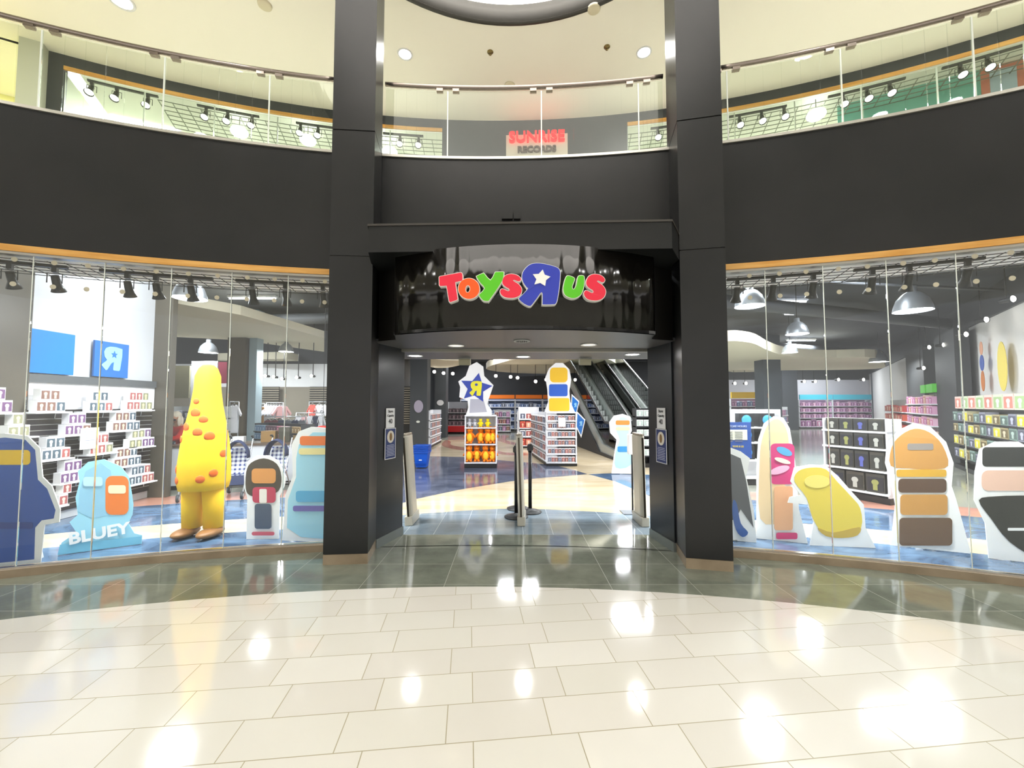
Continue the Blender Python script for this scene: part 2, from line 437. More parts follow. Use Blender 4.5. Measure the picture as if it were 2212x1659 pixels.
# ---------------------------------------------------------------- beam, curved sign drum and soffit over the door
b = MB(); b.prism([(-1.38, 3.89, 3.06), (1.50, 3.79, 3.06), (1.69, 4.10, 3.06), (1.69, 4.7, 3.06), (-1.46, 4.8, 3.06), (-1.46, 4.2, 3.06)], (0, 0, .255))
struct(b.build('trim_6', BLACK))
b = MB(); b.prism([(-1.39, 3.88, 3.315), (1.505, 3.78, 3.315), (1.70, 4.10, 3.315), (1.69, 4.7, 3.315), (-1.46, 4.8, 3.315), (-1.46, 4.2, 3.315)], (0, 0, .02))
struct(b.build('trim_7', mat('beam_cap', '3c3833', .35)))
dxc, dR = .13, 2.99; dyc = 3.735 + dR
def drumY(x): return dyc - math.sqrt(dR * dR - (x - dxc) ** 2)
face = [(-1.16 + (2.56) * k / 40, drumY(-1.16 + 2.56 * k / 40)) for k in range(41)]
root = empty('sign_fascia', 'bulging glossy black fascia that carries the colourful store sign', 'fascia', (0, 4, 2.29))
b = MB()
n = 41; bot = [(x, y - 4, 0) for x, y in face]; top = [(x, y - 4, .79) for x, y in face]
back = [(x, y - 4 + .04, 0) for x, y in face]; bt = [(x, y - 4 + .04, .79) for x, y in face]
vs = bot + top + back + bt; fs = []
for k in range(n - 1):
    fs += [(k, k + 1, n + k + 1, n + k), (2 * n + k + 1, 2 * n + k, 3 * n + k, 3 * n + k + 1), (k + 1, k, 2 * n + k, 2 * n + k + 1), (n + k, n + k + 1, 3 * n + k + 1, 3 * n + k)]
fs += [(0, n, 3 * n, 2 * n), (n - 1, 2 * n + n - 1, 4 * n - 1, 2 * n - 1)]
b.add(vs, fs, 0, True); b.build('curved_panel', GLOSS, root)
for pts in ([(-1.17, 4.06), (-1.24, 4.36), (-1.46, 4.47)], [(1.41, 4.03), (1.47, 4.30), (1.73, 4.40)]):
    b = MB()
    for p, q in zip(pts[:-1], pts[1:]):
        b.hex([(p[0], p[1] - 4, 0), (q[0], q[1] - 4, 0), (q[0], q[1] - 3.97, 0), (p[0], p[1] - 3.97, 0)], [(p[0], p[1] - 4, .77), (q[0], q[1] - 4, .77), (q[0], q[1] - 3.97, .77), (p[0], p[1] - 3.97, .77)])
    b.build('side_panel', BLACK2, root)
SOFF = mat('soffit_grey', '4a4a4c', .4)
sof = [(-1.51, 5.16), (-1.52, 4.5), (-1.24, 4.4), (-1.17, 4.05)] + face[1:-1] + [(1.41, 4.02), (1.47, 4.32), (1.76, 4.42), (1.76, 5.12)]
b = MB(); b.prism([(x, y, 2.29) for x, y in sof], (0, 0, .03)); struct(b.build('ceiling', SOFF))
b = MB(); b.box(-1.40, 5.09, 2.255, 1.72, 5.15, 2.29); struct(b.build('trim_8', mat('door_head_metal', '8c8a80', .35, .7)))
b = MB(); b.prism([(-1.9, 5.15, 2.30), (2.2, 5.15, 2.30), (2.2, 6.35, 2.30), (-1.9, 6.35, 2.30)], (0, 0, .75)); struct(b.build('ceiling', SOFF))
# upper side of the wall above the drum, behind the beam
b = MB(); b.box(-1.6, 4.78, 2.32, 1.95, 4.84, 3.14); struct(b.build('wall_front', BLACK2))
# two small boxes on the fascia
for x0, x1 in ((1084, 1107), (1110, 1124)):
    p, q = D(x0, 473, 4.71), D(x1, 456, 4.71)
    b = MB(); b.box(0, 0, 0, q.x - p.x, .05, q.z - p.z); o = b.build('junction_box', BLACK, loc=(p.x, 4.70, p.z))
    tag(o, 'small black box on the fascia above the sign, the %s of the two' % ('wider' if x0 < 1100 else 'narrower'), 'junction box')

# ---------------------------------------------------------------- balustrade of the upper floor
RAILM = mat('handrail_metal', '8f847c', .25, .9)
def balustrade(a0, a1, joints, label):
    root = empty('balustrade', label, 'railing')
    e = [a0] + [j for j in joints] + [a1]
    for s0, s1 in zip(e[:-1], e[1:]):
        p0, p1 = A(12.205, s0 + .035, 4.53), A(12.205, s1 - .035, 4.53)
        b = MB(); k = 6
        for i in range(k):
            u = s0 + .035 + (s1 - s0 - .07) * i / k; v = s0 + .035 + (s1 - s0 - .07) * (i + 1) / k
            b.hex([A(12.20, u, 4.53), A(12.20, v, 4.53), A(12.212, v, 4.53), A(12.212, u, 4.53)], [A(12.20, u, 5.345), A(12.20, v, 5.345), A(12.212, v, 5.345), A(12.212, u, 5.345)])
        b.build('glass_panel', RAILG, root)
    b = MB(); m = int((a1 - a0) * 2) + 2
    b.tube([A(12.20, a0 + (a1 - a0) * i / m, 5.392) for i in range(m + 1)], .026, 10)
    b.build('handrail', RAILM, root)
    for j in joints:
        b = MB(); b.arc(12.198, 12.214, j - .03, j + .03, 4.53, 5.345, 1); b.build('glass_edge', GEDGE, root)
        for s in (-.45, .45):
            b = MB(); b.arc(12.18, 12.23, j + s - .18, j + s + .18, 5.335, 5.368, 2); b.build('bracket', RAILM, root)
    return root
balustrade(-45, -8.3, [-40.4, -35.6, -30.8, -25.9, -21.1, -16.35, -11.57], 'curved glass balustrade on the upper floor left of the left pillar')
balustrade(-5.6, 9.7, [-2.15, 3.1, 8.4], 'short curved glass balustrade on the upper floor between the two pillars')
balustrade(12.6, 45, [12.9, 18.0, 22.9, 27.8, 32.7, 37.6], 'curved glass balustrade on the upper floor right of the right pillar')

# ---------------------------------------------------------------- upper floor and its shop front
b = MB(); b.arc(12.3, 22, -75, 75, 4.36, 4.50, 60); struct(b.build('floor', mat('upper_floor', 'd8d2c4', .4)))
b = MB(); b.arc(22, 46, -75, 75, 4.36, 4.42, 30); struct(b.build('ceiling', DARKC))
b = MB(); b.arc(12.32, 22, -75, 75, 4.33, 4.36, 60); struct(b.build('ceiling', DARKC))
UB = mat('upper_fascia', '33373b', .45)
b = MB(); b.arc(14.65, 14.75, -25.96, 75, 6.56, ZC, 90); struct(b.build('wall_front', UB))
b = MB(); b.arc(14.65, 14.75, -25.96, -25.3, 4.5, 6.56, 2); struct(b.build('wall_front', UB))
b = MB(); b.arc(14.635, 14.66, -25.3, -3.7, 6.505, 6.56, 40); struct(b.build('trim_3', WOOD))
b = MB(); b.arc(14.635, 14.66, 9.2, 60, 6.505, 6.56, 50); struct(b.build('trim_3', WOOD))
b = MB(); b.arc(14.65, 14.75, -3.7, 9.2, 4.5, 6.56, 16); struct(b.build('wall_front', UB))
UG = glass_mat('upper_shop_glass', (.93, .96, .92), .6)
for a0, a1 in ((-25.3, -3.7), (9.2, 60)):
    m = int((a1 - a0) / 3.2); 
    for i in range(m):
        u, v = a0 + (a1 - a0) * i / m, a0 + (a1 - a0) * (i + 1) / m; wn += 1
        p0, p1 = A(14.68, u), A(14.68, v); d = (p1 - p0).normalized(); nrm = Vector((-d.y, d.x, 0))
        b = MB(); b.prism([p0 + Vector((0, 0, 4.5)), p1 + Vector((0, 0, 4.5)), p1 + Vector((0, 0, 6.49)), p0 + Vector((0, 0, 6.49))], nrm * .01)
        g = struct(b.build('window_%d' % wn, UG))
        b = MB(); b.prism([p0 - d * .008 + Vector((0, 0, 4.5)), p0 + d * .008 + Vector((0, 0, 4.5)), p0 + d * .008 + Vector((0, 0, 6.49)), p0 - d * .008 + Vector((0, 0, 6.49))], nrm * .02)
        b.build('joint', GEDGE, g)
UC = mat('upper_shop_ceiling', 'd4d4cc', .8)
b = MB(); b.arc(14.76, 21, -25.9, 60, 7.0, 7.08, 50); struct(b.build('ceiling', UC))
b = MB(); b.arc(17.2, 17.35, -25.9, 60, 4.5, 7.0, 50); struct(b.build('wall_back', mat('upper_back_wall', 'aeb2a8', .8)))
# left of the upper shop: pale pier and yellow wall
b = MB(); b.arc(14.5, 17.2, -26.9, -25.96, 4.5, ZC, 3); struct(b.build('wall_left', mat('pier_grey', 'bdbfae', .6)))
b = MB(); b.arc(16.2, 16.4, -75, -26.9, 4.5, ZC + .4, 20); struct(b.build('wall_back', mat('yellow_wall', 'e6e2a0', .7)))
b = MB(); b.arc(14.65, 16.4, -75, -26.9, ZC, ZC + .05, 20); struct(b.build('ceiling', CREAM))
b = MB(); b.arc(13.9, 14.2, -75, -27.6, 4.5, 5.35, 20); struct(b.build('wall_left', mat('yellow_counter', 'f0ea90', .5)))

# ---------------------------------------------------------------- sides of the atrium beside the viewer; behind it the concourse is open
LW = mat('added_window_glow', 'fffaf2', emit=1.6)  # unseen glowing windows, added as light sources and for reflections in the fascia
for s0 in (75, 255):
    b = MB(); b.arc(12.19, 12.30, s0, s0 + 30, 3.0, 4.50, 30); struct(b.build('wall_rear', BLACK))
    b = MB(); b.arc(12.17, 12.34, s0, s0 + 30, 4.50, 4.53, 30); struct(b.build('trim_2', mat('pale_metal_trim', 'c9c6bd', .3, .6)))
    for k in range(3):
        a = s0 + k * 10
        b = MB(); b.arc(12.19, 12.45, a, a + 2, 0, 3.0, 4); struct(b.build('wall_rear', BLACK))
        b = MB(); b.arc(12.40, 12.44, a + 2, a + 10, .25, 3.0, 8); struct(b.build('window_%d' % (s0 + k + 100), LW))
        b = MB(); b.arc(12.30, 12.45, a + 2, a + 10, 0, .25, 8); struct(b.build('wall_rear', BLACK))
# ---------------------------------------------------------------- the colourful store sign
SGN = {'red': mat('sign_red', 'e8203e', .35, emit=.04), 'orange': mat('sign_orange', 'ff5a06', .35, emit=.04), 'green': mat('sign_green', '58c412', .35, emit=.04),
       'blue': mat('sign_blue', '2a3ab0', .35, emit=.04), 'white': mat('sign_white', 'f4f2ea', .4, emit=.04)}
LET = {
 'T': ('red', [(103, 268), (112, 260), (355, 215), (370, 218), (378, 232), (381, 290), (372, 310), (292, 328), (322, 525), (314, 539), (236, 566), (222, 556), (192, 370), (115, 374), (105, 362)]),
 'O': ('orange', None),
 'Y': ('green', [(553, 268), (560, 252), (622, 225), (642, 229), (715, 308), (768, 220), (785, 208), (864, 207), (873, 220), (866, 275), (835, 345), (705, 536), (682, 550), (645, 550), (618, 535), (583, 488), (590, 470), (650, 402), (600, 340)]),
 'S': ('red', [(1079, 290), (1050, 255), (1000, 236), (940, 233), (885, 258), (860, 310), (866, 352), (900, 384), (936, 404), (945, 425), (925, 436), (880, 416), (850, 410), (832, 435), (842, 470), (880, 503), (940, 515), (1000, 513), (1060, 488), (1087, 440), (1083, 395), (1050, 352), (1005, 325), (985, 308), (1003, 299), (1040, 316), (1066, 314)]),
 'R': ('blue', [(1094, 265), (1106, 208), (1150, 150), (1210, 112), (1300, 104), (1400, 120), (1500, 150), (1540, 182), (1548, 240), (1535, 400), (1512, 540), (1495, 582), (1468, 592), (1348, 593), (1339, 578), (1340, 470), (1328, 449), (1312, 458), (1260, 532), (1205, 602), (1185, 611), (1155, 604), (1105, 575), (1062, 535), (1062, 515), (1120, 462), (1166, 402), (1150, 389), (1110, 330)]),
 'U': ('green', [(1640, 252), (1700, 269), (1719, 288), (1708, 330), (1690, 380), (1700, 413), (1722, 408), (1745, 360), (1762, 272), (1782, 252), (1822, 252), (1836, 275), (1832, 370), (1800, 468), (1740, 512), (1680, 515), (1612, 482), (1588, 420), (1596, 350), (1615, 282)]),
}
LET['s'] = ('red', [(1835 + (x - 832) * 257 / 256, 235 + (y - 233) * 310 / 282) for x, y in LET['S'][1]])
STAR = [(1340, 180), (1364, 242), (1432, 265), (1380, 306), (1370, 376), (1310, 340), (1240, 358), (1264, 296), (1222, 236), (1292, 232)]
sk = 400 / 2212
def sgn(p):                                   # sign tracing -> (x, z) on the fascia
    r = ray(930 + p[0] * sk, 550 + p[1] * sk); X = 0
    for _ in range(6):
        Y = drumY(X) - .07; X = r[0] / r[1] * Y
    return Vector((X, H + r[2] / r[1] * Y))
SO = Vector((.08, 3.66, 2.56))
sign = empty('store_sign', 'colourful channel-letter store name sign on the black curved fascia', 'sign', SO)
def sag(o, d0):
    for v in o.data.vertices: v.co.y += drumY(v.co.x + SO.x) - SO.y
def letter_solid(name, loop, y0, y1, m, parent, hole=None):
    b = MB(); L = [(p.x - SO.x, y0, p.y - SO.z) for p in loop]
    if hole is None: b.prism(L, (0, y1 - y0, 0))
    else:
        n = len(loop); Hh = [(p.x - SO.x, y0, p.y - SO.z) for p in hole]
        vs = L + Hh + [(x, y1, z) for x, _, z in L] + [(x, y1, z) for x, _, z in Hh]; fs = []
        for i in range(n):
            j = (i + 1) % n
            fs += [(i, j, n + j, n + i), (2 * n + i, 2 * n + j, 3 * n + j, 3 * n + i), (i, j, 2 * n + j, 2 * n + i), (n + i, n + j, 3 * n + j, 3 * n + i)]
        b.add(vs, fs)
    o = b.build(name, m, parent); sag(o, 0); return o
for ch, (col, pts) in LET.items():
    if pts is None:
        out = [sgn(p) for p in ellipse(458, 405, 126, 122, 40, .2)]; inn_ = [sgn(p) for p in ellipse(444, 409, 29, 45, 40, .1)]
        body = letter_solid('letter', offset_loop(out, .006), -.064, -.004, SGN['white'], sign, offset_loop(inn_, -.006))
        letter_solid('letter_face', out, -.070, -.0645, SGN[col], body, inn_)
    else:
        n = 3 if ch in 'SsURO' else 2
        lp = [sgn(p) for p in (smooth_loop(pts, n) if ch != 'T' else pts)]
        body = letter_solid('letter', offset_loop(lp, .006), -.064, -.004, SGN['white'], sign)
        letter_solid('letter_face', lp, -.070, -.0645, SGN[col], body)
        if ch == 'R': letter_solid('star', [sgn(p) for p in STAR], -.076, -.0705, SGN['white'], body)

# ---------------------------------------------------------------- record shop sign upstairs
REDG = mat('red_neon', 'ff0010', .3, emit=1.3)
pa, pb = A(14.58, .8), A(14.58, 5.1); d = (pb - pa).normalized(); nrm = Vector((d.y, -d.x, 0))
root = empty('record_shop_sign', 'glowing red and dark grey record shop name sign on a pale board upstairs', 'sign', pa)
wd = (pb - pa).length
zt = 6.45; zb = 5.75
b = MB(); b.prism([(0, 0, zb), tuple(d * wd + Vector((0, 0, zb))), tuple(d * wd + Vector((0, 0, zt - .04))), (0, 0, zt - .04)], -nrm * .04)
b.build('backboard', mat('sign_board', 'c9c2b4', .4), root)
text_mesh('red_lettering', 'SUNRISE', .265, REDG, root, plane_mx(d * wd / 2 + nrm * .03 + Vector((0, 0, 6.338)), d), .03, .003)
text_mesh('dark_lettering', 'RECORDS', .155, mat('sign_brown', '55473f', .4), root, plane_mx(d * wd / 2 + nrm * .02 + Vector((0, 0, 6.12)), d), .012, .006)

# ---------------------------------------------------------------- lights of the mall
def downlight(p, label, r=.10, power=55, col=(1, .98, .95), m=None):
    root = empty('downlight', label, 'ceiling light', p, 0, 'round recessed ceiling downlights')
    b = MB(); b.lathe([(r, -.006), (r * 1.25, -.012), (r * 1.3, 0), (r, 0)], n=24, cap=False); b.build('rim', WHITE, root)
    b = MB(); b.lathe([(0, -.004), (r, -.004)], n=24); b.build('lens', m or LAMP, root)
    if power: area_light('downlight_lamp', Vector(p) + Vector((0, 0, -.02)), r * 2, power, col)
    return root
downlight(G(875, 117, ZC), 'bright round downlight in the cream ceiling between the pillars, the left one', .085, 15)
downlight(G(1391, 113, ZC), 'bright round downlight in the cream ceiling between the pillars, the right one', .085, 15)
downlight(G(262, 2, ZC), 'bright round downlight at the top edge of the photo, left of the left pillar', .11, 22)
for p in ((5.4, 4.6), (-6.0, 0.0), (5.6, 0.0), (-3.5, -4), (3.2, -4), (0, -6.5), (-3.4, 2.6), (3.3, 2.4)):  # downlights out of view, added to light the floor and window displays
    downlight((p[0], p[1], ZC), 'unseen round downlight added in the cream ceiling to light the atrium', .11, 12)
for a_ in (-44, -34, 29, 37):  # unseen lamps added so light bounced off the walkway brightens the ceiling
    downlight(A(13.2, a_, ZC), 'unseen round downlight added in the cream ceiling above the upper walkway', .10, 24)
for x, y, l in ((985, 746, 'left'), (1272, 744, 'right')):
    downlight(G(x, y, 2.288), 'small round downlight in the grey soffit under the sign, the %s one' % l, .075, 0, m=mat('lens_dim', 'e8e4d8', .4, emit=.5))
q = G(1127, 736, 2.288)
root = empty('air_grille', 'round louvred grille in the grey soffit between two small downlights', 'vent', q)
b = MB(); b.lathe([(.07, -.01), (.085, -.012), (.09, 0), (.07, 0)], n=24, cap=False); b.build('rim', GREYW, root)
b = MB()
for k in range(-3, 4): b.box(k * .02 - .004, -.065, -.008, k * .02 + .004, .065, -.002)
b.build('louvre', GREYW, root)
b = MB(); b.lathe([(0, -.001), (.07, -.001)], n=20); b.build('backing', BLKP, root)
for x, y, l in ((897, 768, 'far left'), (1130, 770, 'middle'), (1366, 765, 'far right')):
    downlight(G(x, y, 2.299), 'lit round downlight just inside the doorway, %s' % l, .085, 4)
for x, y, l in ((1059, 112, 'left'), (1311, 101, 'right')):
    b = MB(); b.lathe([(.045, 0), (.045, -.008), (.015, -.012), (.012, -.04), (.02, -.045), (0, -.05)], n=14)
    tag(b.build('sprinkler', mat('brass', '8c7a50', .3, .9), loc=G(x, y, ZC)), 'small sprinkler head in the cream ceiling between the pillars, the %s one' % l, 'sprinkler')
for x, y, l in ((572, 10, 'left of the left pillar'), (1283, 18, 'beside the dark skylight ring'), (1101, 184, 'just above the middle handrail')):
    b = MB(); b.lathe([(.085, 0), (.08, -.02), (.07, -.025), (0, -.025)], n=24)
    tag(b.build('ceiling_disc', mat('disc_cream', 'd9cfb4', .5), loc=G(x, y, ZC)), 'plain cream disc on the ceiling ' + l, 'speaker')
# ================================================================ inside the toy shop
ZS = 4.33
struct(MB().box(-6.6, 4.2, 0, -6.3, 7.2, ZS).build('wall_left', mat('slatwall_side_white', 'c2c4c8', .6)))
# back walls
def wall2(name, p0, p1, z0, z1, m, th=.12):
    a, b2 = Vector((*p0, 0)), Vector((*p1, 0)); d = (b2 - a).normalized(); n = Vector((-d.y, d.x, 0))
    b = MB(); b.prism([a + Vector((0, 0, z0)), b2 + Vector((0, 0, z0)), b2 + Vector((0, 0, z1)), a + Vector((0, 0, z1))], n * th)
    return struct(b.build(name, m))
wall2('wall_left', (-6.6, 7.2), (-17, 8.5), 0, ZS, GREYW)
wall2('wall_back', (-17, 15.2), (-4.05, 15.2), 0, 2.25, mat('taupe_wall', '8a8274', .7))
wall2('wall_back', (-17, 15.2), (-4.05, 15.2), 2.25, 3.1, WHITE)
wall2('wall_back', (-17, 15.2), (-4.05, 15.2), 3.1, ZS, DGREY)
wall2('wall_left', (-4.05, 15.2), (-5.0, 26), 0, ZS, MGREY)
wall2('wall_back', (-5.2, 26), (9.3, 26), 0, ZS, mat('back_grey', '3e4044', .7))
wall2('wall_back', (9.3, 28.4), (32, 28.4), 0, 3.3, mat('back_white', 'e2dfe6', .7))
wall2('wall_back', (9.3, 28.4), (32, 28.4), 3.3, ZS, DGREY)
RW0, RW1 = (6.4, 2.9), (24.5, 28.4)
rwd = Vector((RW1[0] - RW0[0], RW1[1] - RW0[1], 0)).normalized()
wall2('wall_right', RW1, RW0, 0, 3.66, mat('right_white', 'e8e4e2', .7), -.12) if False else wall2('wall_right', (RW0[0] + .1, RW0[1] - .07), (RW1[0] + .1, RW1[1] - .07), 0, 3.66, mat('right_white', 'e8e4e2', .7), -.12)
wall2('wall_right', (RW0[0] + .05, RW0[1] - .04), (RW1[0] + .05, RW1[1] - .04), 3.66, ZS, DGREY, -.12)

# soffit by the windows, grids, cream bulkheads
for a0, a1 in ((-29.2, -7.2), (10.8, 30.4)):
    b = MB(); b.arc(12.30, 13.1, a0, a1, 3.10, ZS, 40); struct(b.build('ceiling', mat('window_soffit', 'f2f0ea', .7)))
    b = MB()
    for r in range(6): b.arc(12.42 + r * .12, 12.425 + r * .12, a0, a1, 3.055, 3.062, 40)
    k = int((a1 - a0) / .62)
    for i in range(k + 1):
        a = a0 + .2 + (a1 - a0 - .4) * i / k; b.arc(12.40, 13.04, a, a + .022, 3.055, 3.062, 1)
    struct(b.build('trim_9', mat('grid_wire', '2a2924', .5)))
CB = mat('cream_bulkhead', 'e4dcc4', .75)
def bulk(px, z, th):
    b = MB(); b.prism([G(x, y, z) for x, y in px], (0, 0, th)); struct(b.build('ceiling', CB))
bulk(smooth_loop([(1560, 742), (1620, 740), (1660, 757), (1700, 768), (1780, 773), (1890, 772), (1910, 786), (1890, 797), (1700, 800), (1560, 800)], 4), 3.35, .3)
bulk(smooth_loop([(1100, 779), (1180, 768), (1290, 770), (1330, 790), (1250, 806), (1120, 806), (1050, 797)], 4), 3.45, .3)
bulk(smooth_loop([(895, 772), (960, 778), (1010, 781), (985, 791), (945, 795), (900, 784)], 4), 3.3, .2)
bulk([(470, 778), (620, 775), (720, 796), (720, 800), (560, 792), (480, 790)], 3.2, .25)
bulk([(380, 655), (520, 680), (700, 730), (700, 760), (520, 735), (380, 728)], 3.5, .2)
# ducts and pipes under the dark ceiling
DUCT = mat('duct_grey', '55585e', .5, .3)
for (p, q, r, l) in (((3.5, 9.0, 4.0), (14, 12.5, 4.0), .16, 'large grey ceiling duct running across the right side of the shop'),
                     ((4.0, 14, 3.9), (17, 19, 3.9), .2, 'grey ceiling duct deeper in the right side of the shop'),
                     ((-8, 11.5, 3.95), (2.5, 10.2, 3.95), .15, 'grey ceiling duct above the clothing area'),
                     ((4.2, 8, 4.1), (13, 9.2, 4.1), .03, 'thin pipe in front of the large grey ceiling duct'),
                     ((-4, 17.5, 3.7), (-.8, 17.5, 3.7), .2, 'black ceiling duct seen through the doorway')):
    b = MB(); b.tube([p, q], r, 14); tag(b.build('ceiling_duct', DUCT), l, 'duct')

# ---------------------------------------------------------------- columns of the shop
def column(x0, y0, x1, y1, m, label):
    b = MB(); b.box(x0, y0, 0, x1, y1, ZS - .01); return tag(b.build('column', m), label, 'column')
BRC = noisy('brown_column', '4e4a41', '5c564a', .8, .4)
column(-6.60, 7.20, -5.98, 7.30, BRC, 'brown column at the right end of the slatwall')
column(-6.3, 4.3, -6.2, 5.28, BRC, 'brown pier at the left edge of the photo by the blue panel')
column(-8.05, 11.6, -7.55, 12.0, mat('olive_column', '5c5038', .6), 'olive brown column behind the counter')
column(-7.50, 11.7, -7.28, 12.0, mat('blue_grey_column', '9db0b8', .5), 'pale blue-grey post beside the olive brown column')
c1 = D(885, 900, 14.9).x; c2 = D(922, 900, 14.9).x
column(c1, 14.9, c2, 15.5, MGREY, 'grey column just inside the doorway behind the blue baskets')
column(D(939, 900, 20.1).x, 20.1, D(963, 900, 20.1).x, 20.8, MGREY, 'darker grey column further back, right of the basket column')
column(D(1652, 900, 16).x, 16, D(1690, 900, 16).x, 16.6, mat('dark_blue_column', '3c444c', .6), 'dark grey column between the yellow and turquoise shelf headers')
wall2('wall_back', (D(1692, 900, 26).x, 26), (D(1725, 900, 26).x, 26), 0, ZS, mat('dim_grey', '50555c', .7))
wall2('wall_back', (D(1888, 900, 27).x, 27), (D(1990, 900, 27).x, 27), 0, ZS, mat('dim_grey', '50555c', .7))
def rw(s, off=0.): p = Vector((RW0[0], RW0[1], 0)) + rwd * s; n = Vector((-rwd.y, rwd.x, 0)); return p + n * off
def rws(x):                                    # distance along the right wall at picture column x
    p = VP(x, 870, RW0, RW1); return (Vector((p.x, p.y, 0)) - Vector((*RW0, 0))).dot(rwd)
RWR = math.atan2(rwd.y, rwd.x)
for x0, x1, l in ((1984, 2026, 'dark grey wall pier left of the white strip on the right wall'), (2055, 2104, 'dark grey wall pier carrying a small framed notice')):
    s0, s1 = rws(x0), rws(x1)
    b = MB(); b.prism([rw(s0, .02), rw(s1, .02), rw(s1, .30), rw(s0, .30)], (0, 0, 3.6)); tag(b.build('wall_pier', DGREY), l, 'pier')

# ---------------------------------------------------------------- escalators
EST = mat('escalator_steel', 'b8beba', .3, .6); ESD = mat('step_dark', '6c706e', .45, .2); ESG = mat('step_riser', 'c4c9c5', .4, .2)
EG = glass_mat('escalator_glass', (.88, .93, .91), 1.5)
def escalator(ox, label):
    root = empty('escalator', label, 'escalator', (3.35 + ox, 13.3, 0), math.radians(6.3), 'escalators going up on the right of the doorway')
    sl = math.tan(math.radians(30)); W2 = .34
    b = MB(); n = 22
    prof = [(0, 0)]
    vs = []; fs = []
    for k in range(n):
        y0 = k * .34; z0 = k * .34 * sl
        b.box(-W2, y0, z0 - .1, W2, y0 + .36, z0 + .196, 1)
        b.box(-W2, y0 - .006, z0 + .02, W2, y0, z0 + .19, 0)
        for q in range(-8, 9, 2): b.box(q * .04 - .008, y0 - .01, z0 + .02, q * .04 + .008, y0 - .005, z0 + .185, 1)
    b.build('steps', [ESG, ESD], root)
    for s in (-1, 1):
        x = s * (W2 + .1)
        b = MB(); L = n * .34
        b.prism([(x - .08, -1.4, .02), (x - .08, 0, .06), (x - .08, L, L * sl + .06), (x - .08, L, L * sl + .36), (x - .08, -.1, .36), (x - .08, -1.4, .25)], (.16, 0, 0)); b.build('skirt', EST, root)
        b = MB(); b.prism([(x - .006, -1.4, .26), (x - .006, -.1, .36), (x - .006, L, L * sl + .36), (x - .006, L, L * sl + 1.02), (x - .006, -.2, 1.02), (x - .006, -1.2, .93), (x - .006, -1.55, .7)], (.012, 0, 0)); b.build('glass_balustrade', EG, root)
        b = MB(); b.tube([(x, -1.2, .26), (x, -1.6, .45), (x, -1.62, .75), (x, -1.35, .96), (x, -.8, 1.02), (x, -.2, 1.05), (x, L, L * sl + 1.05)], .035, 8); b.build('handrail', BLKP, root)
    return root
e1 = escalator(0, 'left escalator with dark steps and glass sides, nearest the doorway')
e2 = escalator(1.42, 'right escalator with dark steps and glass sides')
b = MB(); sl = math.tan(math.radians(30)); L = 22 * .34
b.prism([(-.56, -1.3, 0), (-.56, 3.2, 0), (-.56, L, 2.3), (-.56, L, L * sl + .1), (-.56, 0, .1), (-.56, -1.3, .06)], (.04, 0, 0)); b.build('side_cladding', mat('black_cladding', '26282a', .5), e1)
def hang_banner(p, w, h, m, label):
    root = empty('diamond_poster', label, 'poster', p, math.radians(96.3), 'blue diamond posters on the escalator side')
    b = MB(); b.prism([(0, 0, -h * .55), (w * .5, 0, -h * .1), (w * .5, 0, h * .45), (-w * .5, 0, h * .3), (-w * .5, 0, -h * .2)], (0, .01, 0)); b.build('sheet', m, root)
    return root
for px, py, Y, l in ((1255, 915, 12.4, 'lowest blue diamond poster with a pale reversed letter on the escalator side'), (1243, 875, 13.6, 'blue diamond poster above the lowest one on the escalator side')):
    p = D(px, py, Y)
    root = empty('diamond_poster', l, 'poster', p, math.radians(-50), 'blue diamond posters on the escalator side')
    b = MB(); b.prism([(-.16, 0, .36), (.16, 0, .12), (0, 0, -.42), (-.2, 0, -.1)], (0, .01, 0)); b.build('sheet', WHT, root)
    b = MB(); b.prism([(-.13, -.004, .3), (.13, -.004, .1), (0, -.004, -.34), (-.16, -.004, -.09)], (0, .003, 0)); b.build('print', mat('print_blue', '1f6fc4', .4), root)
    lp = [(-x / 100 * .12 * 1.0, z / 100 * .12) for x, z in ((-45, -60), (-45, 60), (10, 60), (45, 35), (35, 5), (12, -4), (48, -60), (12, -60), (-8, -12), (-15, -60))]
    b = MB(); b.prism([(x, -.008, z) for x, z in lp], (0, .003, 0)); b.build('letter', mat('print_pale_blue', '8cc4ea', .4), root)

# ---------------------------------------------------------------- shop lighting
PEND = mat('pendant_metal', '9da2a8', .35, .6)
def pendant(px, py, w, label, z=3.1, power=40):
    p = G(px, py, z); r = w / 2 / F * p.y
    root = empty('pendant_lamp', label, 'pendant light', p, 0, 'domed metal pendant lamps in the shop')
    b = MB(); b.lathe([(r, 0), (r * .97, r * .25), (r * .8, r * .75), (r * .5, r * 1.1), (r * .26, r * 1.25), (r * .24, r * 1.6), (0, r * 1.62)], n=28, cap=False); b.build('shade', PEND, root)
    b = MB(); b.tube([(0, 0, r * 1.6), (0, 0, ZS - p.z)], .008, 6); b.build('cord', BLK, root)
    b = MB(); b.lathe([(0, r * .10), (r * .93, r * .10)], n=24); b.build('diffuser', LAMP, root)
    area_light('pendant_light', p + Vector((0, 0, -.01)), r * 1.6, power, (.96, .98, 1))
    return root
for px, py, wd_, l in ((410, 645, 64, 'large pendant lamp nearest the left window, above the yellow display figure'), (450, 762, 36, 'smaller pendant lamp behind the yellow display figure, left window'),
                      (618, 760, 30, 'small pendant lamp deepest in the left window'), (1620, 662, 60, 'large pendant lamp at the left of the right window'), (1972, 672, 68, 'largest pendant lamp in the right window, near the white shelf unit'),
                      (1722, 722, 44, 'middle pendant lamp in the right window'), (1706, 762, 30, 'small pendant lamp left of the middle in the right window'), (1898, 782, 34, 'small pendant lamp below the largest one in the right window')):
    pendant(px, py, wd_, l, 3.1 if py < 740 else 3.2, 55)
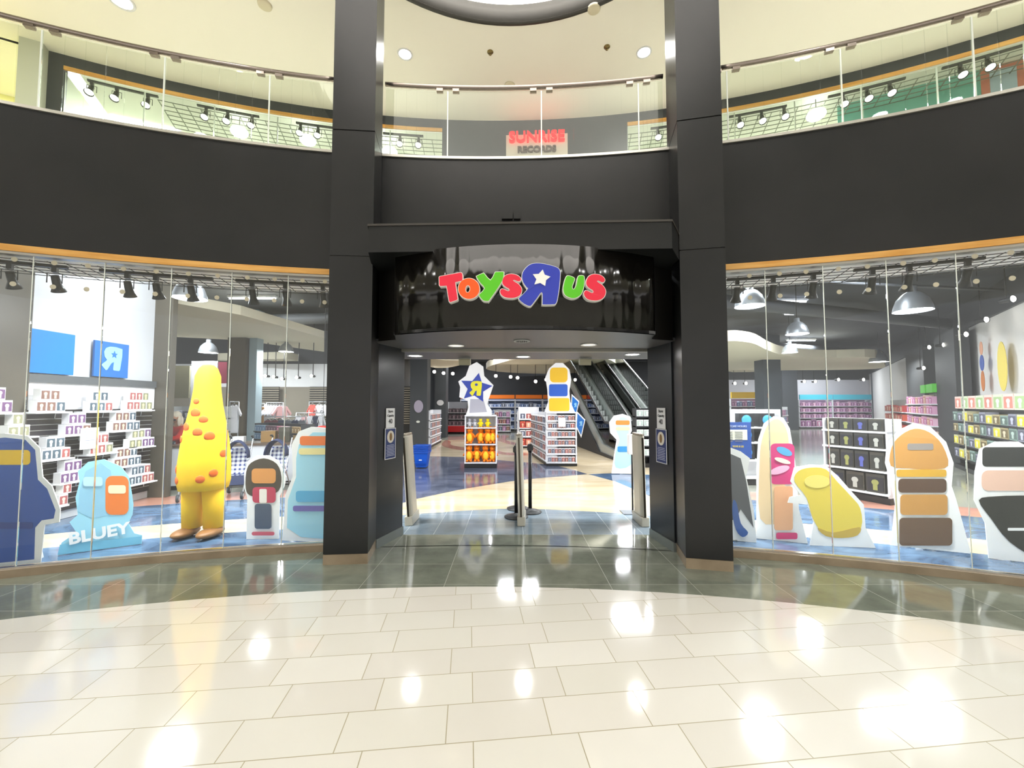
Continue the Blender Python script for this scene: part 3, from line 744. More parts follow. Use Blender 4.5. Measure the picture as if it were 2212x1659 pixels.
# strip lights added under the dark ceiling to brighten the shop
def fill_batten(p, rz, label):
    pw = 50 if p[1] < 10.5 else 115
    root = empty('fill_strip_light', label, 'strip light', p, rz, 'added strip lights on the dark shop ceiling')
    b = MB(); b.box(-.6, -.06, 0, .6, .06, .05); b.build('housing', WHITE, root)
    b = MB(); b.tube([(-.58, 0, -.02), (.58, 0, -.02)], .018, 8); b.build('tube', TUBE, root)
    o = area_light('fill_strip_lamp', (0, 0, -.05), 1.2, pw, (.95, .97, 1), size_y=.12); o.parent = root
    return root
for x, y in ((-5.4, 6.2), (-3.4, 6.5), (-6.5, 10.2), (-9.5, 12), (-2.2, 6.75), (0, 6.75), (2.2, 6.75), (.2, 13.5), (-1.5, 18), (2.2, 18.5), (-2, 23), (2.5, 23), (4.6, 6.5), (3.5, 6.4), (7.2, 8.0), (8.6, 12), (6.6, 15), (12, 17), (10, 22), (16, 24), (20, 26), (3.4, 11.6), (4.4, 15.2), (5.2, 18), (7, 10.5)):
    fill_batten((x, y, ZS - .06), 0, 'white strip light added on the dark ceiling to brighten the shop')
# track lights behind the windows and upstairs
def track_light_head():
    root = empty('spotlight', 'x', 'spotlight', (0, 0, 0), 0, 'x')
    b = MB(); b.box(-.02, -.02, -.05, .02, .02, 0); b.build('mount', BLK, root)
    b = MB(); b.tube([(-.06, 0, -.16), (-.06, 0, -.06), (.06, 0, -.06), (.06, 0, -.16)], .005, 6); b.build('bracket', BLK, root)
    b = MB(); mx = Matrix.Rotation(math.radians(28), 4, 'X')
    b.lathe([(.032, 0), (.036, -.07), (.036, -.1), (.062, -.17), (.060, -.17), (.03, -.10)], (0, 0, -.08), 16, mx=mx); b.build('can', BLK, root)
    b = MB(); b.lathe([(0, -.150), (.054, -.150)], (0, 0, -.08), 14, mx=mx); b.build('bulb', mat('spot_glow', 'ffffff', emit=9), root)
    return root
proto = track_light_head(); used = [False]
def heads(items, z, R, word, group, face=0.):
    for px, lab in items:
        r_ = ray(px, 600 if z < 4 else 250)
        a = r_[0] ** 2 + r_[1] ** 2; bb = -2 * (r_[0] * CX + r_[1] * CY); c_ = CX * CX + CY * CY - R * R
        t = (-bb + math.sqrt(bb * bb - 4 * a * c_)) / (2 * a); X, Y = r_[0] * t, r_[1] * t
        th = math.atan2(X - CX, Y - CY)
        if z < 4:
            ld = bpy.data.lights.new('spot_lamp', 'SPOT'); ld.energy = 85; ld.spot_size = 1.9; ld.spot_blend = .8; ld.shadow_soft_size = .05; ld.color = (1, .98, .95)
            lo = bpy.data.objects.new('spot_lamp', ld); lo.location = (X, Y, z - .27); lo.rotation_euler = (math.radians(22), 0, -th); COL.objects.link(lo)
        if used[0]: o = dup(proto, (X, Y, z), -th + face, lab, group)
        else: o = proto; o.location = (X, Y, z); o.rotation_euler = (0, 0, -th + face); o['label'] = lab; o['group'] = group; used[0] = True
def rail(px0, px1, z, R, label):
    def ang(px):
        r_ = ray(px, 600 if z < 4 else 250); a = r_[0] ** 2 + r_[1] ** 2; bb = -2 * (r_[0] * CX + r_[1] * CY); c_ = CX * CX + CY * CY - R * R
        t = (-bb + math.sqrt(bb * bb - 4 * a * c_)) / (2 * a); return math.degrees(math.atan2(r_[0] * t - CX, r_[1] * t - CY))
    b = MB(); b.arc(R - .018, R + .018, ang(px0), ang(px1), z, z + .03, 8); tag(b.build('light_track', BLK), label, 'light track', 'black lighting tracks')
Rt = 12.48
rail(-30, 145, 3.02, Rt, 'black lighting track at the left edge of the left window'); rail(215, 460, 3.02, Rt, 'black lighting track in the middle of the left window'); rail(510, 712, 3.02, Rt, 'black lighting track at the right end of the left window')
rail(1570, 1775, 3.03, Rt, 'black lighting track at the left end of the right window'); rail(1845, 2130, 3.03, Rt, 'black lighting track in the middle of the right window'); rail(2195, 2330, 3.03, Rt, 'black lighting track at the right edge of the right window')
GN = ['first', 'second', 'third', 'fourth', 'fifth', 'sixth', 'seventh', 'eighth']
heads([(px, 'black track spotlight behind the left window, %s from the left' % GN[i]) for i, px in enumerate((20, 118, 275, 337, 412, 545, 617, 698))], 3.02, Rt, '', 'black spotlights behind the left window')
heads([(px, 'black track spotlight behind the right window, %s from the left' % GN[i]) for i, px in enumerate((1592, 1670, 1757, 1885, 1965, 2092))], 3.03, Rt, '', 'black spotlights behind the right window')
Ru = 15.2
for px0, px1, l in ((185, 340, 'far left'), (425, 560, 'left of the left pillar'), (640, 720, 'hidden partly by the left pillar'), (828, 915, 'just right of the left pillar'), (1405, 1440, 'just left of the right pillar'), (1575, 1700, 'just right of the right pillar'), (1790, 1960, 'middle right'), (2040, 2230, 'far right')):
    rail(px0, px1, 6.75, Ru, 'black lighting track in the upstairs shop, ' + l)
heads([(px, 'black track spotlight in the upstairs shop left of the left pillar, %s from the left' % GN[i]) for i, px in enumerate((195, 250, 318, 445, 492, 545, 650, 688))], 6.75, Ru, '', 'upstairs spotlights on the left', PI)
heads([(px, 'black track spotlight in the upstairs shop between the pillars, %s from the left' % GN[i]) for i, px in enumerate((865, 905, 1420))], 6.75, Ru, '', 'upstairs spotlights in the middle', PI)
heads([(px, 'black track spotlight in the upstairs shop right of the right pillar, %s from the left' % GN[i]) for i, px in enumerate((1597, 1645, 1694, 1822, 1875, 1925, 2080, 2140))], 6.75, Ru, '', 'upstairs spotlights on the right', PI)
for px, py, l in ((517, 285, 'left of the left pillar'), (665, 303, 'beside the left pillar'), (1763, 248, 'right of the right pillar'), (842, 328, 'low beside the left pillar')):
    root = empty('glowing_lamp', 'glowing round lamp in the upstairs shop, ' + l, 'lamp', G(px, py, 6.72))
    b = MB(); b.ball((0, 0, 0), (.15, .15, .085)); b.build('globe', LAMP, root)
    b = MB(); b.tube([(0, 0, .08), (0, 0, 7.0 - root.location.z)], .006, 6); b.build('cord', BLK, root)
for a, R_ in ((-24, 15.6), (-17, 15.6), (-11, 15.6), (-5, 15.6), (10, 15.6), (15, 15.6), (21, 15.6), (27, 15.6), (34, 15.6)):  # panel lights added mostly out of view to brighten the upstairs shop
    p = A(R_ + 1.0, a, 6.99)
    b = MB(); b.box(-.5, -.1, -.02, .5, .1, 0); o = tag(b.build('fill_panel_light', TUBE, loc=p, rotz=-math.radians(a)), 'slim white panel light added near the back to brighten the upstairs shop', 'ceiling light', 'added slim panel lights upstairs')
    area_light('fill_panel_lamp', p + Vector((0, 0, -.04)), 1.0, 50, (.99, 1, .99), size_y=.2)
# ceiling grid upstairs
b = MB()
for a0, a1 in ((-22, -4), (9, 42)):
    for r in range(7): b.arc(15.35 + r * .13, 15.36 + r * .13, a0, a1, 6.80, 6.81, 20)
    k = int((a1 - a0) / .75)
    for i in range(k): b.arc(15.35, 16.14, a0 + i * .75, a0 + i * .75 + .045, 6.80, 6.81, 1)
struct(b.build('trim_10', mat('grid_wire_grey', '6d7066', .5)))
# mural upstairs on the right
b = MB(); R_ = 15.2; root = empty('mural_panel', 'teal and orange printed mural board in the upstairs shop at the far right', 'mural', A(15.9, 26.2, 5.22), -math.radians(26))
MBs = [('0', -.9, .95, 1.35, 1.82, 'teal', '6fb4a8'), ('1', -.9, .95, .95, 1.35, 'rust', 'c06a4c'), ('2', .95, 1.55, .95, 1.9, 'salmon', 'c8705c'), ('3', .1, .5, 1.02, 1.3, 'butter', 'e0c070'), ('4', 1.05, 1.35, 1.2, 1.7, 'lilac', 'a8b8c8'), ('5', -.6, -.1, .98, 1.2, 'seafoam', '8cc8c4')]
for i, (k, x0, x1, z0, z1, nm, cc) in enumerate(MBs):
    b = MB(); b.box(x0, -.02 - .004 * i, z0, x1, 0, z1); b.build('colour_block', mat('mural_' + nm, cc, .6), root)

# small bright spotlights hanging under the dark ceiling
BULB = mat('bulb_glow', 'fff8ee', emit=16.)
def bulb(px, py, Y, label, group, r=.075):
    p = D(px, py, Y); root = empty('spotlight', label, 'spotlight', p, 0, group)
    b = MB(); mx = Matrix.Rotation(PI / 2, 4, 'X'); b.lathe([(r * .7, -.22), (r * .8, -.08), (r * 1.15, 0), (r * 1.1, 0), (r * .7, -.06)], n=14, mx=mx, cap=False); b.build('can', BLK, root)
    b = MB(); b.ball((0, .02, 0), (r, .03, r)); b.build('bulb', BULB, root)
    b = MB(); b.tube([(0, .12, 0), (0, .12, ZS - p.z)], .012, 6); b.build('stem', BLK, root)
for i, (px, py) in enumerate(((938, 803), (958, 806), (978, 807), (1071, 812), (1103, 814), (1118, 816), (1180, 820), (1157, 824))):
    bulb(px, py, 19, 'small bright spotlight under the dark ceiling seen through the doorway, %s from the left' % GN[i], 'bright spotlights seen through the doorway')
for i, (px, py) in enumerate(((1996, 795), (2008, 750), (2040, 745), (2088, 722), (2132, 690), (2190, 645))):
    q = VP(px, 870, RW0, RW1)
    bulb(px, py, q.y * .90, 'bright spotlight on the slanting row by the white right wall, %s from the left' % GN[i], 'spotlights by the right wall', .06)
for i, (px, py) in enumerate(((1588, 828), (1612, 828), (1640, 830), (1738, 824), (1762, 824), (1812, 820), (1866, 820))):
    bulb(px, py, 21, 'small bright spotlight above the far shelving in the right window, %s from the left' % GN[i], 'spotlights above the far right shelving')
for i, (px, py) in enumerate(((530, 805), (572, 812), (590, 814), (608, 818), (640, 815), (672, 812))):
    bulb(px, py, 12.5, 'small bright spotlight above the clothing area, %s from the left' % GN[i], 'spotlights above the clothing area', .05)
downlight(A(15.2, -30, ZC - .002), 'unseen downlight added beyond the upper left edge to brighten the yellow wall', .12, 40, (1, .97, .8))  # lamp outside the frame, added to brighten the yellow wall
# ---------------------------------------------------------------- slatwall with small boxed figures
root = empty('slatwall', 'dark slatwall with pale grooves behind the left window', 'display wall', (-6.27, 5.29, 0), PI / 2)
b = MB(); b.box(0, 0, .12, 1.9, .03, 1.53, 0)
k = 0
z = .2
while z < 1.5: b.box(0, -.004, z, 1.9, 0, z + .010, 1); z += .075
b.build('panel', [noisy('slat_dark', '241d26', '3d3526', 2.2, .4, stretch=(1, 1, 3)), mat('slat_groove', 'b9b8b4', .4, .5)], root)
b = MB(); b.box(0, -.03, 1.53, 1.9, 0, 1.89); b.build('header_panel', WHITE, root)
b = MB(); b.box(0, -.06, 1.89, 1.9, 0, 2.0); b.build('dark_band', mat('band_dark', '55585a', .5), root)
PR1, PR2 = (-6.235, 4.4), (-6.235, 7.2)
def wallpanel(x0, x1, yt0, yt1, yb0, yb1, name, m, label):
    a, b_, c, d_ = VP(x0, yt0, PR1, PR2), VP(x1, yt1, PR1, PR2), VP(x1, yb1, PR1, PR2), VP(x0, yb0, PR1, PR2)
    zt, zb = (a.z + b_.z) / 2, (c.z + d_.z) / 2
    root = empty(name, label, 'wall panel', (-6.235, a.y, zb), PI / 2)
    mb = MB(); mb.box(0, 0, 0, b_.y - a.y, .03, zt - zb); mb.build('board', m, root)
    return root, b_.y - a.y, zt - zb
PB = mat('poster_blue', '1474c8', .35)
wallpanel(-40, 10, 690, 700, 795, 798, 'blue_panel', PB, 'plain bright blue wall panel cut by the left edge of the photo')
r_, w_, h_ = wallpanel(62, 163, 710, 722, 803, 812, 'blue_panel', PB, 'large plain bright blue wall panel above the slatwall, the middle one')
r_, w_, h_ = wallpanel(206, 279, 735, 745, 812, 818, 'blue_panel', mat('poster_blue2', '1a66b4', .35), 'blue wall panel with a pale reversed letter and star, nearest the brown column')
rb = [(1248, 1060), (1250, 1130), (1232, 1280), (1222, 1295), (1165, 1292), (1160, 1280), (1165, 1205), (1140, 1220), (1100, 1292), (1085, 1296), (1045, 1250), (1048, 1238), (1085, 1205), (1095, 1190), (1070, 1160), (1062, 1110), (1080, 1070), (1120, 1050), (1180, 1048)]
def rp(p): return ((p[0] - 975) / (1323 - 975) * w_, (1365 - p[1] - (p[0] - 975) * -.0) / 360 * h_)
b = MB(); b.prism([(x, -.006, z) for x, z in [rp((q[0], q[1])) for q in rb]], (0, .004, 0)); b.build('letter', mat('print_sky', '8ec6f0', .4), r_)
st = []
for i in range(10):
    rr = .062 if i % 2 == 0 else .027; a_ = PI / 2 + i * PI / 5; st.append((rr * math.cos(a_), rr * math.sin(a_)))
sc = rp((1165, 1130)); b = MB(); b.prism([(sc[0] + x * .9, -.011, sc[1] + z) for x, z in st], (0, .004, 0)); b.build('star', mat('poster_blue2', '1a66b4'), r_)

# ---------------------------------------------------------------- product box meshes (shared)
_box = {}
def pbox(body, pic, key):
    if key in _box: return _box[key]
    b = MB(); b.box(0, 0, 0, 1, 1, 1, 0)
    b.box(.06, -.02, .10, .94, .0, .84, 1); b.prism([(.5 + .2 * math.cos(PI * k / 4), -.03, .56 + .16 * math.sin(PI * k / 4)) for k in range(8)], (0, .02, 0), 2); b.box(.38, -.03, .14, .62, -.01, .42, 2)
    _box[key] = b.mesh('product_box', [mat('box_' + body, body, .5), mat('box_' + pic[0], pic[0], .5), mat('box_' + pic[1], pic[1], .5)])
    return _box[key]
def place_box(me, loc, rz, sx, sy, sz, label, group, cat='product box', name='product_box'):
    o = bpy.data.objects.new(name, me); COL.objects.link(o); o.location = loc; o.rotation_euler = (0, 0, rz); o.scale = (sx, sy, sz)
    return tag(o, label, cat, group)
FIG = [('dcdce2', ('6a4a72', 'e0d8e0')), ('eeeef0', ('7a5a50', 'd8c0a8')), ('dedee4', ('4a5a66', 'c8d0d8')), ('ececee', ('a05a58', 'f0c8b8')), ('f0f0f0', ('8a8a70', 'e8e0a0'))]
PF1, PF2 = (-6.04, 4.0), (-6.04, 7.4)
SHV = [(-25, 28, 892, 'edge'), (78, 157, 890, 'top left'), (193, 256, 889, 'top middle'), (274, 335, 886, 'top right'), (16, 85, 946, 'upper far left'), (140, 207, 941, 'upper left'), (243, 303, 932, 'upper right'), (90, 162, 996, 'middle left'), (194, 256, 983, 'middle'), (279, 337, 969, 'middle right'),
       (130, 200, 1046, 'low left'), (246, 315, 1012, 'low middle'), (278, 340, 1050, 'low right'), (127, 150, 1094, 'lowest')]
for si, (x0, x1, y, nm) in enumerate(SHV):
    a, c = VP(x0, y, PF1, PF2), VP(x1, y - 2, PF1, PF2); zz = a.z; L = c.y - a.y
    root = empty('wall_shelf', 'white metal shelf on the slatwall, the %s one' % nm, 'shelf', (-6.04, a.y, zz), PI / 2)
    b = MB(); b.box(0, 0, -.02, L, .22, 0); b.build('board', SHELFW, root)
    b = MB(); b.tube([(.03, .2, -.02), (.03, .21, -.1)], .005, 5); b.tube([(L - .03, .2, -.02), (L - .03, .21, -.1)], .005, 5); b.build('bracket', SHELFW, root)
    n = max(1, int(L / .115)); col = si % 5
    for row, m_ in ((0, n), (1, max(1, n - 1))):
        for i in range(m_):
            bd, pc = FIG[(col + (i // 2)) % 5]
            place_box(pbox(bd, pc, 'fig%d' % ((col + i // 2) % 5)), (-6.04 - .01, a.y + .01 + i * .115 + row * .04, zz + row * .152), PI / 2, .108, .1, .148,
                      'small white boxed figure stacked on the %s slatwall shelf' % nm, 'boxed figures on the %s slatwall shelf' % nm, 'figure box', 'figure_box')
b = MB(); p = VP(172, 972, (-6.036, 4), (-6.036, 7)); b.box(0, 0, 0, .26, .004, .30); 
root = empty('notice', 'white paper notice hanging in front of the slatwall', 'notice', p, PI / 2)
b.build('paper', WHT, root)
b = MB()
for k in range(5): b.box(.05, -.002, .24 - k * .04, .21, 0, .248 - k * .04)
b.build('printed_lines', mat('ink_grey', '9aa0b0'), root)

# ---------------------------------------------------------------- shelving units
def shelving(name, label, cat, loc, rz, w, d, zs, zt, frame=SHELFW, base=None, ends=True, back=WHITE, group=None, slope=0.):
    root = empty(name, label, cat, loc, rz, group)
    b = MB(); b.box(0, d - .03, .1, w, d, zt); b.build('back_panel', back, root)
    if ends:
        for x in (0, w - .03): b = MB(); b.box(x, .03, .1, x + .03, d - .03, zt); b.build('side_panel', frame, root)
    b = MB(); b.box(0, .02, 0, w, d, .10); b.build('base', base or BLKP, root)
    for z in zs: b = MB(); b.box(0, 0, z - .03, w, d - .03, z); b.build('shelf', frame, root)
    return root
def fill(loc, rz, x0, x1, z, n, h, cols, label, group, d=.16, y=.03, gap=.1, key='p', hv=.0, name='toy_box', cat='toy box'):
    wdt = (x1 - x0) / n
    for i in range(n):
        bd, pc = cols[(i * 7 + int(z * 10)) % len(cols)] if len(cols) > 1 else cols[0]
        v = Matrix.Rotation(rz, 3, 'Z') @ Vector((x0 + i * wdt + wdt * gap / 2, y, z)) + Vector(loc)
        hh = h * (1 - hv * random.random())
        place_box(pbox(bd, pc, bd + pc[0] + pc[1]), v, rz, wdt * (1 - gap), d, hh, label, group, cat, name)
PUR = [('d8b8d0', ('b070a8', 'f0d8e8')), ('c8a8c4', ('8a4a80', 'e8c8e0')), ('e0c8d8', ('c880a8', 'f4e4ee')), ('b890b0', ('703a68', 'd8b0c8'))]
BLU = [('d0d8ec', ('5a78b0', 'e8eef8')), ('b0c0dc', ('3c5a98', 'd0dcf0')), ('e0e4ee', ('8898b8', 'f0f2f8')), ('9a9ca8', ('505868', 'c8ccd8'))]
RDS = [('c8483c', ('e88870', 'f4c8b0')), ('d86048', ('a83830', 'f0b090')), ('b84040', ('e0a080', 'f0d0c0'))]
SML = [('f0eef0', ('7a4038', 'd8b8a8')), ('e8e8ec', ('50566a', 'c0c4d0')), ('f0ecec', ('984a48', 'e0c0b8'))]

# gondola beside the stanchions
g0 = G(1180, 1007); g1 = G(1247, 1007)
gw = (g1 - g0).length
gd = shelving('gondola', 'white shelf end with small boxes under the yellow and blue cutout', 'shelf unit', g0, 0, gw, .5, [.1, .32, .54, .76, .98, 1.18], 1.37)
gd.rotation_euler = (0, 0, math.radians(0))
for i, z in enumerate((.1, .32, .54, .76, .98, 1.18)):
    fill(g0, 0, .05, gw - .05, z, 8 if i != 4 else 6, .14, SML, 'small white toy box on the %s shelf of the gondola end' % ['bottom', 'second', 'third', 'fourth', 'fifth', 'top'][i], 'boxes on the gondola end, shelf %s' % ['A', 'B', 'C', 'D', 'E', 'F'][i])
for o in (None,):
    b = MB(); b.box(0, 0, 1.37, gw, .5, 1.40); b.build('top_board', SHELFW, gd)
# its long left side
vv = Vector((0.30, -2.6, 0)); angS = math.atan2(g0.y - G(1145, 981).y, g0.x - G(1145, 981).x)
s0 = G(1145, 981)
sd = shelving('gondola', 'long white side of the toy shelf unit facing the entrance aisle', 'shelf unit', s0, angS, (g0 - s0).length - .05, .3, [.12, .38, .62, .86, 1.1], 1.37)
for i, z in enumerate((.12, .38, .62, .86, 1.1)):
    fill(s0, angS, .1, (g0 - s0).length - .15, z, 6, .18, SML, 'boxed toy on the %s shelf of the long gondola side' % ['bottom', 'second', 'third', 'fourth', 'top'][i], 'boxed toys on the long gondola side', y=.01)
n_ = D(1206, 918, g0.y - .05)
b = MB(); b.box(0, 0, 0, .19, .004, .24); tag(b.build('notice', WHT, loc=(n_.x, n_.y, 1.02)), 'white paper notice taped on the gondola end', 'notice')
# gondola behind it to the left
q0 = G(1120, 968)
shelving('gondola', 'white shelf unit standing behind the notice gondola, left of it', 'shelf unit', q0, 0, .75, .5, [.1, .42, .74, 1.06], 1.5)
for i, z in enumerate((.1, .42, .74, 1.06)):
    fill(q0, 0, .05, .7, z, 3, .24, RDS + SML, 'boxed toy on the shelf unit behind the gondola', 'toys on the shelf unit behind the gondola')
# plush display
pd = G(1003, 1011); pw = (G(1073, 1011) - pd).length
ps = shelving('plush_display', 'white two-shelf stand full of orange plush toys in the entrance aisle', 'display stand', pd, 0, pw, .45, [.14, .60, 1.02, 1.33], 1.33)
def plush(body, belly, s, name='plush_toy'):
    root = empty(name, 'x', 'plush toy', (0, 0, 0), 0)
    b = MB(); b.ball((0, 0, .16 * s), (.105 * s, .08 * s, .15 * s)); b.ball((.045 * s, -.08 * s, .03 * s), (.035 * s, .06 * s, .03 * s)); b.ball((-.045 * s, -.08 * s, .03 * s), (.035 * s, .06 * s, .03 * s)); b.build('body', body, root)
    b = MB(); b.ball((0, -.01 * s, .345 * s), (.082 * s, .078 * s, .078 * s)); b.ball((0, -.075 * s, .325 * s), (.045 * s, .035 * s, .03 * s))
    b.ball((.055 * s, 0, .415 * s), .024 * s); b.ball((-.055 * s, 0, .415 * s), .024 * s); b.build('head', body, root)
    b = MB(); b.ball((0, -.035 * s, .155 * s), (.072 * s, .062 * s, .115 * s)); b.build('belly', belly, root)
    for q in (-1, 1):
        b = MB(); b.tube([(q * .07 * s, -.01 * s, .24 * s), (q * .12 * s, -.04 * s, .19 * s), (q * .14 * s, -.07 * s, .16 * s)], [.028 * s, .026 * s, .02 * s], 8); b.build('arm', body, root)
        b = MB(); b.ball((q * .032 * s, -.082 * s, .37 * s), .009 * s, n=8, m=6); b.build('eye', BLKP, root)
    return root
PO, PYL = mat('plush_orange', 'f08418', .9), mat('plush_yellow', 'ffd83a', .9)
pp = plush(PO, PYL, 1.0); first = True
for row, zz, xs in ((0, .145, (.11, .30, .52, .70)), (1, .605, (.13, .40, .58, .71))):
    for i, x in enumerate(xs):
        loc = pd + Vector((x, .12 + (i % 2) * .05, zz)); lab = 'orange plush toy with yellow belly on the %s shelf, %s from the left' % (('lower', 'upper')[row], GN[i])
        if first: pp.location = loc; pp['label'] = lab; pp['group'] = 'orange plush toys on the stand'; first = False
        else: dup(pp, loc, (-.2, .1, .25, -.1)[i], lab, 'orange plush toys on the stand')
sp = plush(mat('plush_bright_yellow', 'ffe21e', .9), mat('plush_bright_yellow', 'ffe21e'), .5); sp.location = pd + Vector((.40, .1, 1.025)); sp['label'] = 'small bright yellow plush toy on the top shelf, the left of the two yellow ones'
sp2 = dup(sp, pd + Vector((.58, .12, 1.025)), .2, 'small bright yellow plush toy on the top shelf, the right of the two yellow ones')
sg = plush(mat('plush_grey', 'b0b0b8', .9), mat('plush_pale', 'd8d8dc', .9), .5); sg.location = pd + Vector((.12, .1, 1.025)); sg['label'] = 'small grey plush toy at the left end of the top shelf'
dup(sg, pd + Vector((.25, .12, 1.025)), .3, 'small grey plush toy next to the yellow ones on the top shelf')

# stack of blue shopping baskets
bx = G(893, 1012); bwid = (G(921, 1012) - bx).length + .03
BB = mat('basket_blue', '0f58c8', .35)
for k in range(6):
    b = MB(); s = 0 if k == 0 else .0
    z0 = 0.02 + (0 if k == 0 else .38 + (k - 1) * .035); hgt = .38 if k == 0 else .03
    t0 = .05 if k == 0 else .0
    b.hex([(t0, t0, z0), (bwid - t0, t0, z0), (bwid - t0, .36 - t0, z0), (t0, .36 - t0, z0)], [(0, 0, z0 + hgt - .02), (bwid, 0, z0 + hgt - .02), (bwid, .36, z0 + hgt - .02), (0, .36, z0 + hgt - .02)])
    b.box(-.02, -.02, z0 + hgt - .02, bwid + .02, .38, z0 + hgt)
    if k == 0:
        for q in range(3): b.box(.04 - q * .01, .012 - q * .012, .08 + q * .03, bwid - .04 + q * .01, .03 - q * .012, .09 + q * .03)
    o = tag(b.build('shopping_basket', BB, loc=bx), 'blue plastic shopping basket, %s' % (['the full-height one at the bottom of the stack', 'second from the bottom of the stack', 'third from the bottom of the stack', 'fourth from the bottom of the stack', 'second from the top of the stack', 'topmost of the stack'][k]), 'shopping basket', 'stacked blue shopping baskets')
    if k == 0:
        b = MB(); b.box(bwid * .4, -.03, .2, bwid * .6, -.02, .225); b.build('label_plate', WHT, o)

# shelves right of the column (white) and bench
w0 = G(930, 968)
shelving('shelf_unit', 'tall narrow white shelf unit right of the basket column', 'shelf unit', w0, PI / 2, 2.4, .4, [.12, .42, .72, 1.02], 1.38)
for z in (.12, .42, .72, 1.02): fill(w0, PI / 2, .04, 2.36, z, 7, .22, SML, 'boxed item on the tall narrow white shelf unit', 'items on the tall narrow white shelf unit', y=.02)
p0 = G(965, 938)
b = MB(); root = empty('bench', 'low red upholstered bench behind the plush stand', 'bench', p0)
b.box(0, 0, .12, 1.5, .5, .42); b.build('seat', mat('red_vinyl', 'b01818', .4), root)
for x in (.08, 1.42):
    b = MB(); b.box(x - .03, .04, 0, x + .03, .46, .12); b.build('leg', BLK, root)
p0 = G(962, 938) + Vector((0, .6, 0))
shelving('shelf_unit', 'grey shelf unit above the red bench', 'shelf unit', p0, 0, 1.15, .4, [.45, .8, 1.15], 1.75, frame=GREYW, back=mat('shelf_grey', '8c8c90', .6))
for z in (.45, .8, 1.15): fill(p0, 0, .05, 1.1, z, 5, .24, [('6a6064', ('4a4044', '98888c')), ('80787a', ('584c50', 'a89ca0'))], 'dark boxed toy on the grey shelf unit above the bench', 'dark boxed toys on the grey shelf unit')

# back wall shelving seen through the door
YB = 24.9; X0 = D(994, 900, YB).x; X1 = D(1232, 900, YB).x; W = (X1 - X0) / 4
HDR = mat('header_orange', 'f07a1c', .5)
for k in range(4):
    loc = Vector((X0 + k * W, YB, 0))
    r = shelving('shelving_bay', 'white wall shelving bay with an orange header at the back, %s from the left' % GN[k], 'shelf unit', loc, 0, W - .02, .6, [.15, .62, 1.05, 1.45, 1.85], 1.93, back=mat('back_blue', '8fa0c4', .6))
    b = MB(); b.box(.02, -.02, 1.95, W - .04, .04, 2.18); b.build('header', HDR if k else mat('header_red', 'd8502c', .5), r)
    for i, z in enumerate((.15, .62, 1.05, 1.45)):
        fill(loc, 0, .05, W - .08, z, 6, .27, BLU, 'boxed toy on the white wall shelving behind the doorway, %s bay' % GN[k], 'toys in the %s bay of the back shelving' % GN[k], hv=.4, name='game_box', cat='game box')
# display tables in between
for px, py, wd_, l in ((1085, 935, 36, 'left'), (1128, 958, 22, 'right')):
    a = G(px - wd_ / 2, py); 
    shelving('shelf_unit', 'low freestanding shelf in mid-shop seen through the doorway, the %s one' % l, 'shelf unit', a, 0, wd_ / F * a.y, .5, [.1, .5, .9], 1.3, back=GREYW)
    for z in (.1, .5, .9): fill(a, 0, .05, wd_ / F * a.y - .05, z, 4, .3, PUR[:2] + SML, 'boxed toy on the low freestanding shelf, the %s one' % l, 'toys on the %s low freestanding shelf' % l)

# ---------------------------------------------------------------- right side: purple shelving at the back, yellow header bay
def bay(px0, px1, Y, hdr, cols, lab, n=12, ztop=1.9, back=mat('back_mauve', '9a7896', .6)):
    x0, x1 = D(px0, 900, Y).x, D(px1, 900, Y).x; w = x1 - x0; loc = Vector((x0, Y, 0))
    r = shelving('shelving_bay', lab, 'shelf unit', loc, 0, w, .6, [.12, .7, 1.1, 1.5], ztop, back=back)
    if hdr: b = MB(); b.box(.02, -.02, ztop + .03, w - .02, .06, ztop + .36); b.build('header', hdr, r)
    for i, z in enumerate((.12, .7, 1.1, 1.5)):
        fill(loc, 0, .05, w - .05, z, n if i else n // 2, .5 if i == 0 else .3, cols, 'boxed toy on the ' + lab, 'toys on the ' + lab, hv=.3, d=.3, name='doll_box', cat='doll box')
bay(1728, 1800, 27.6, mat('header_cyan', '48c4dc', .5), PUR, 'purple wall shelving under the turquoise header, left half')
bay(1801, 1886, 27.6, mat('header_cyan', '48c4dc', .5), PUR, 'purple wall shelving under the turquoise header, right half', 13)
bay(1580, 1652, 22, mat('header_yellow', 'ffd000', .5), BLU[:2] + PUR[:2], 'wall shelving under the yellow header', 12)
bay(1648, 1690, 19.2, None, RDS[:1] + SML + PUR[:2], 'low shelf in front of the dark column in the right window', 7, 1.45)
a = G(1692, 962); 
shelving('shelf_unit', 'white slanted shelf unit with a glass look beside the purple shelving', 'shelf unit', a, math.radians(50), 1.9, .5, [.15, .5, .85, 1.15], 1.5, back=GREYW)
for z in (.15, .5, .85, 1.15): fill(a, math.radians(50), .05, 1.85, z, 6, .24, PUR + BLU, 'boxed toy on the white slanted shelf unit', 'toys on the white slanted shelf unit')
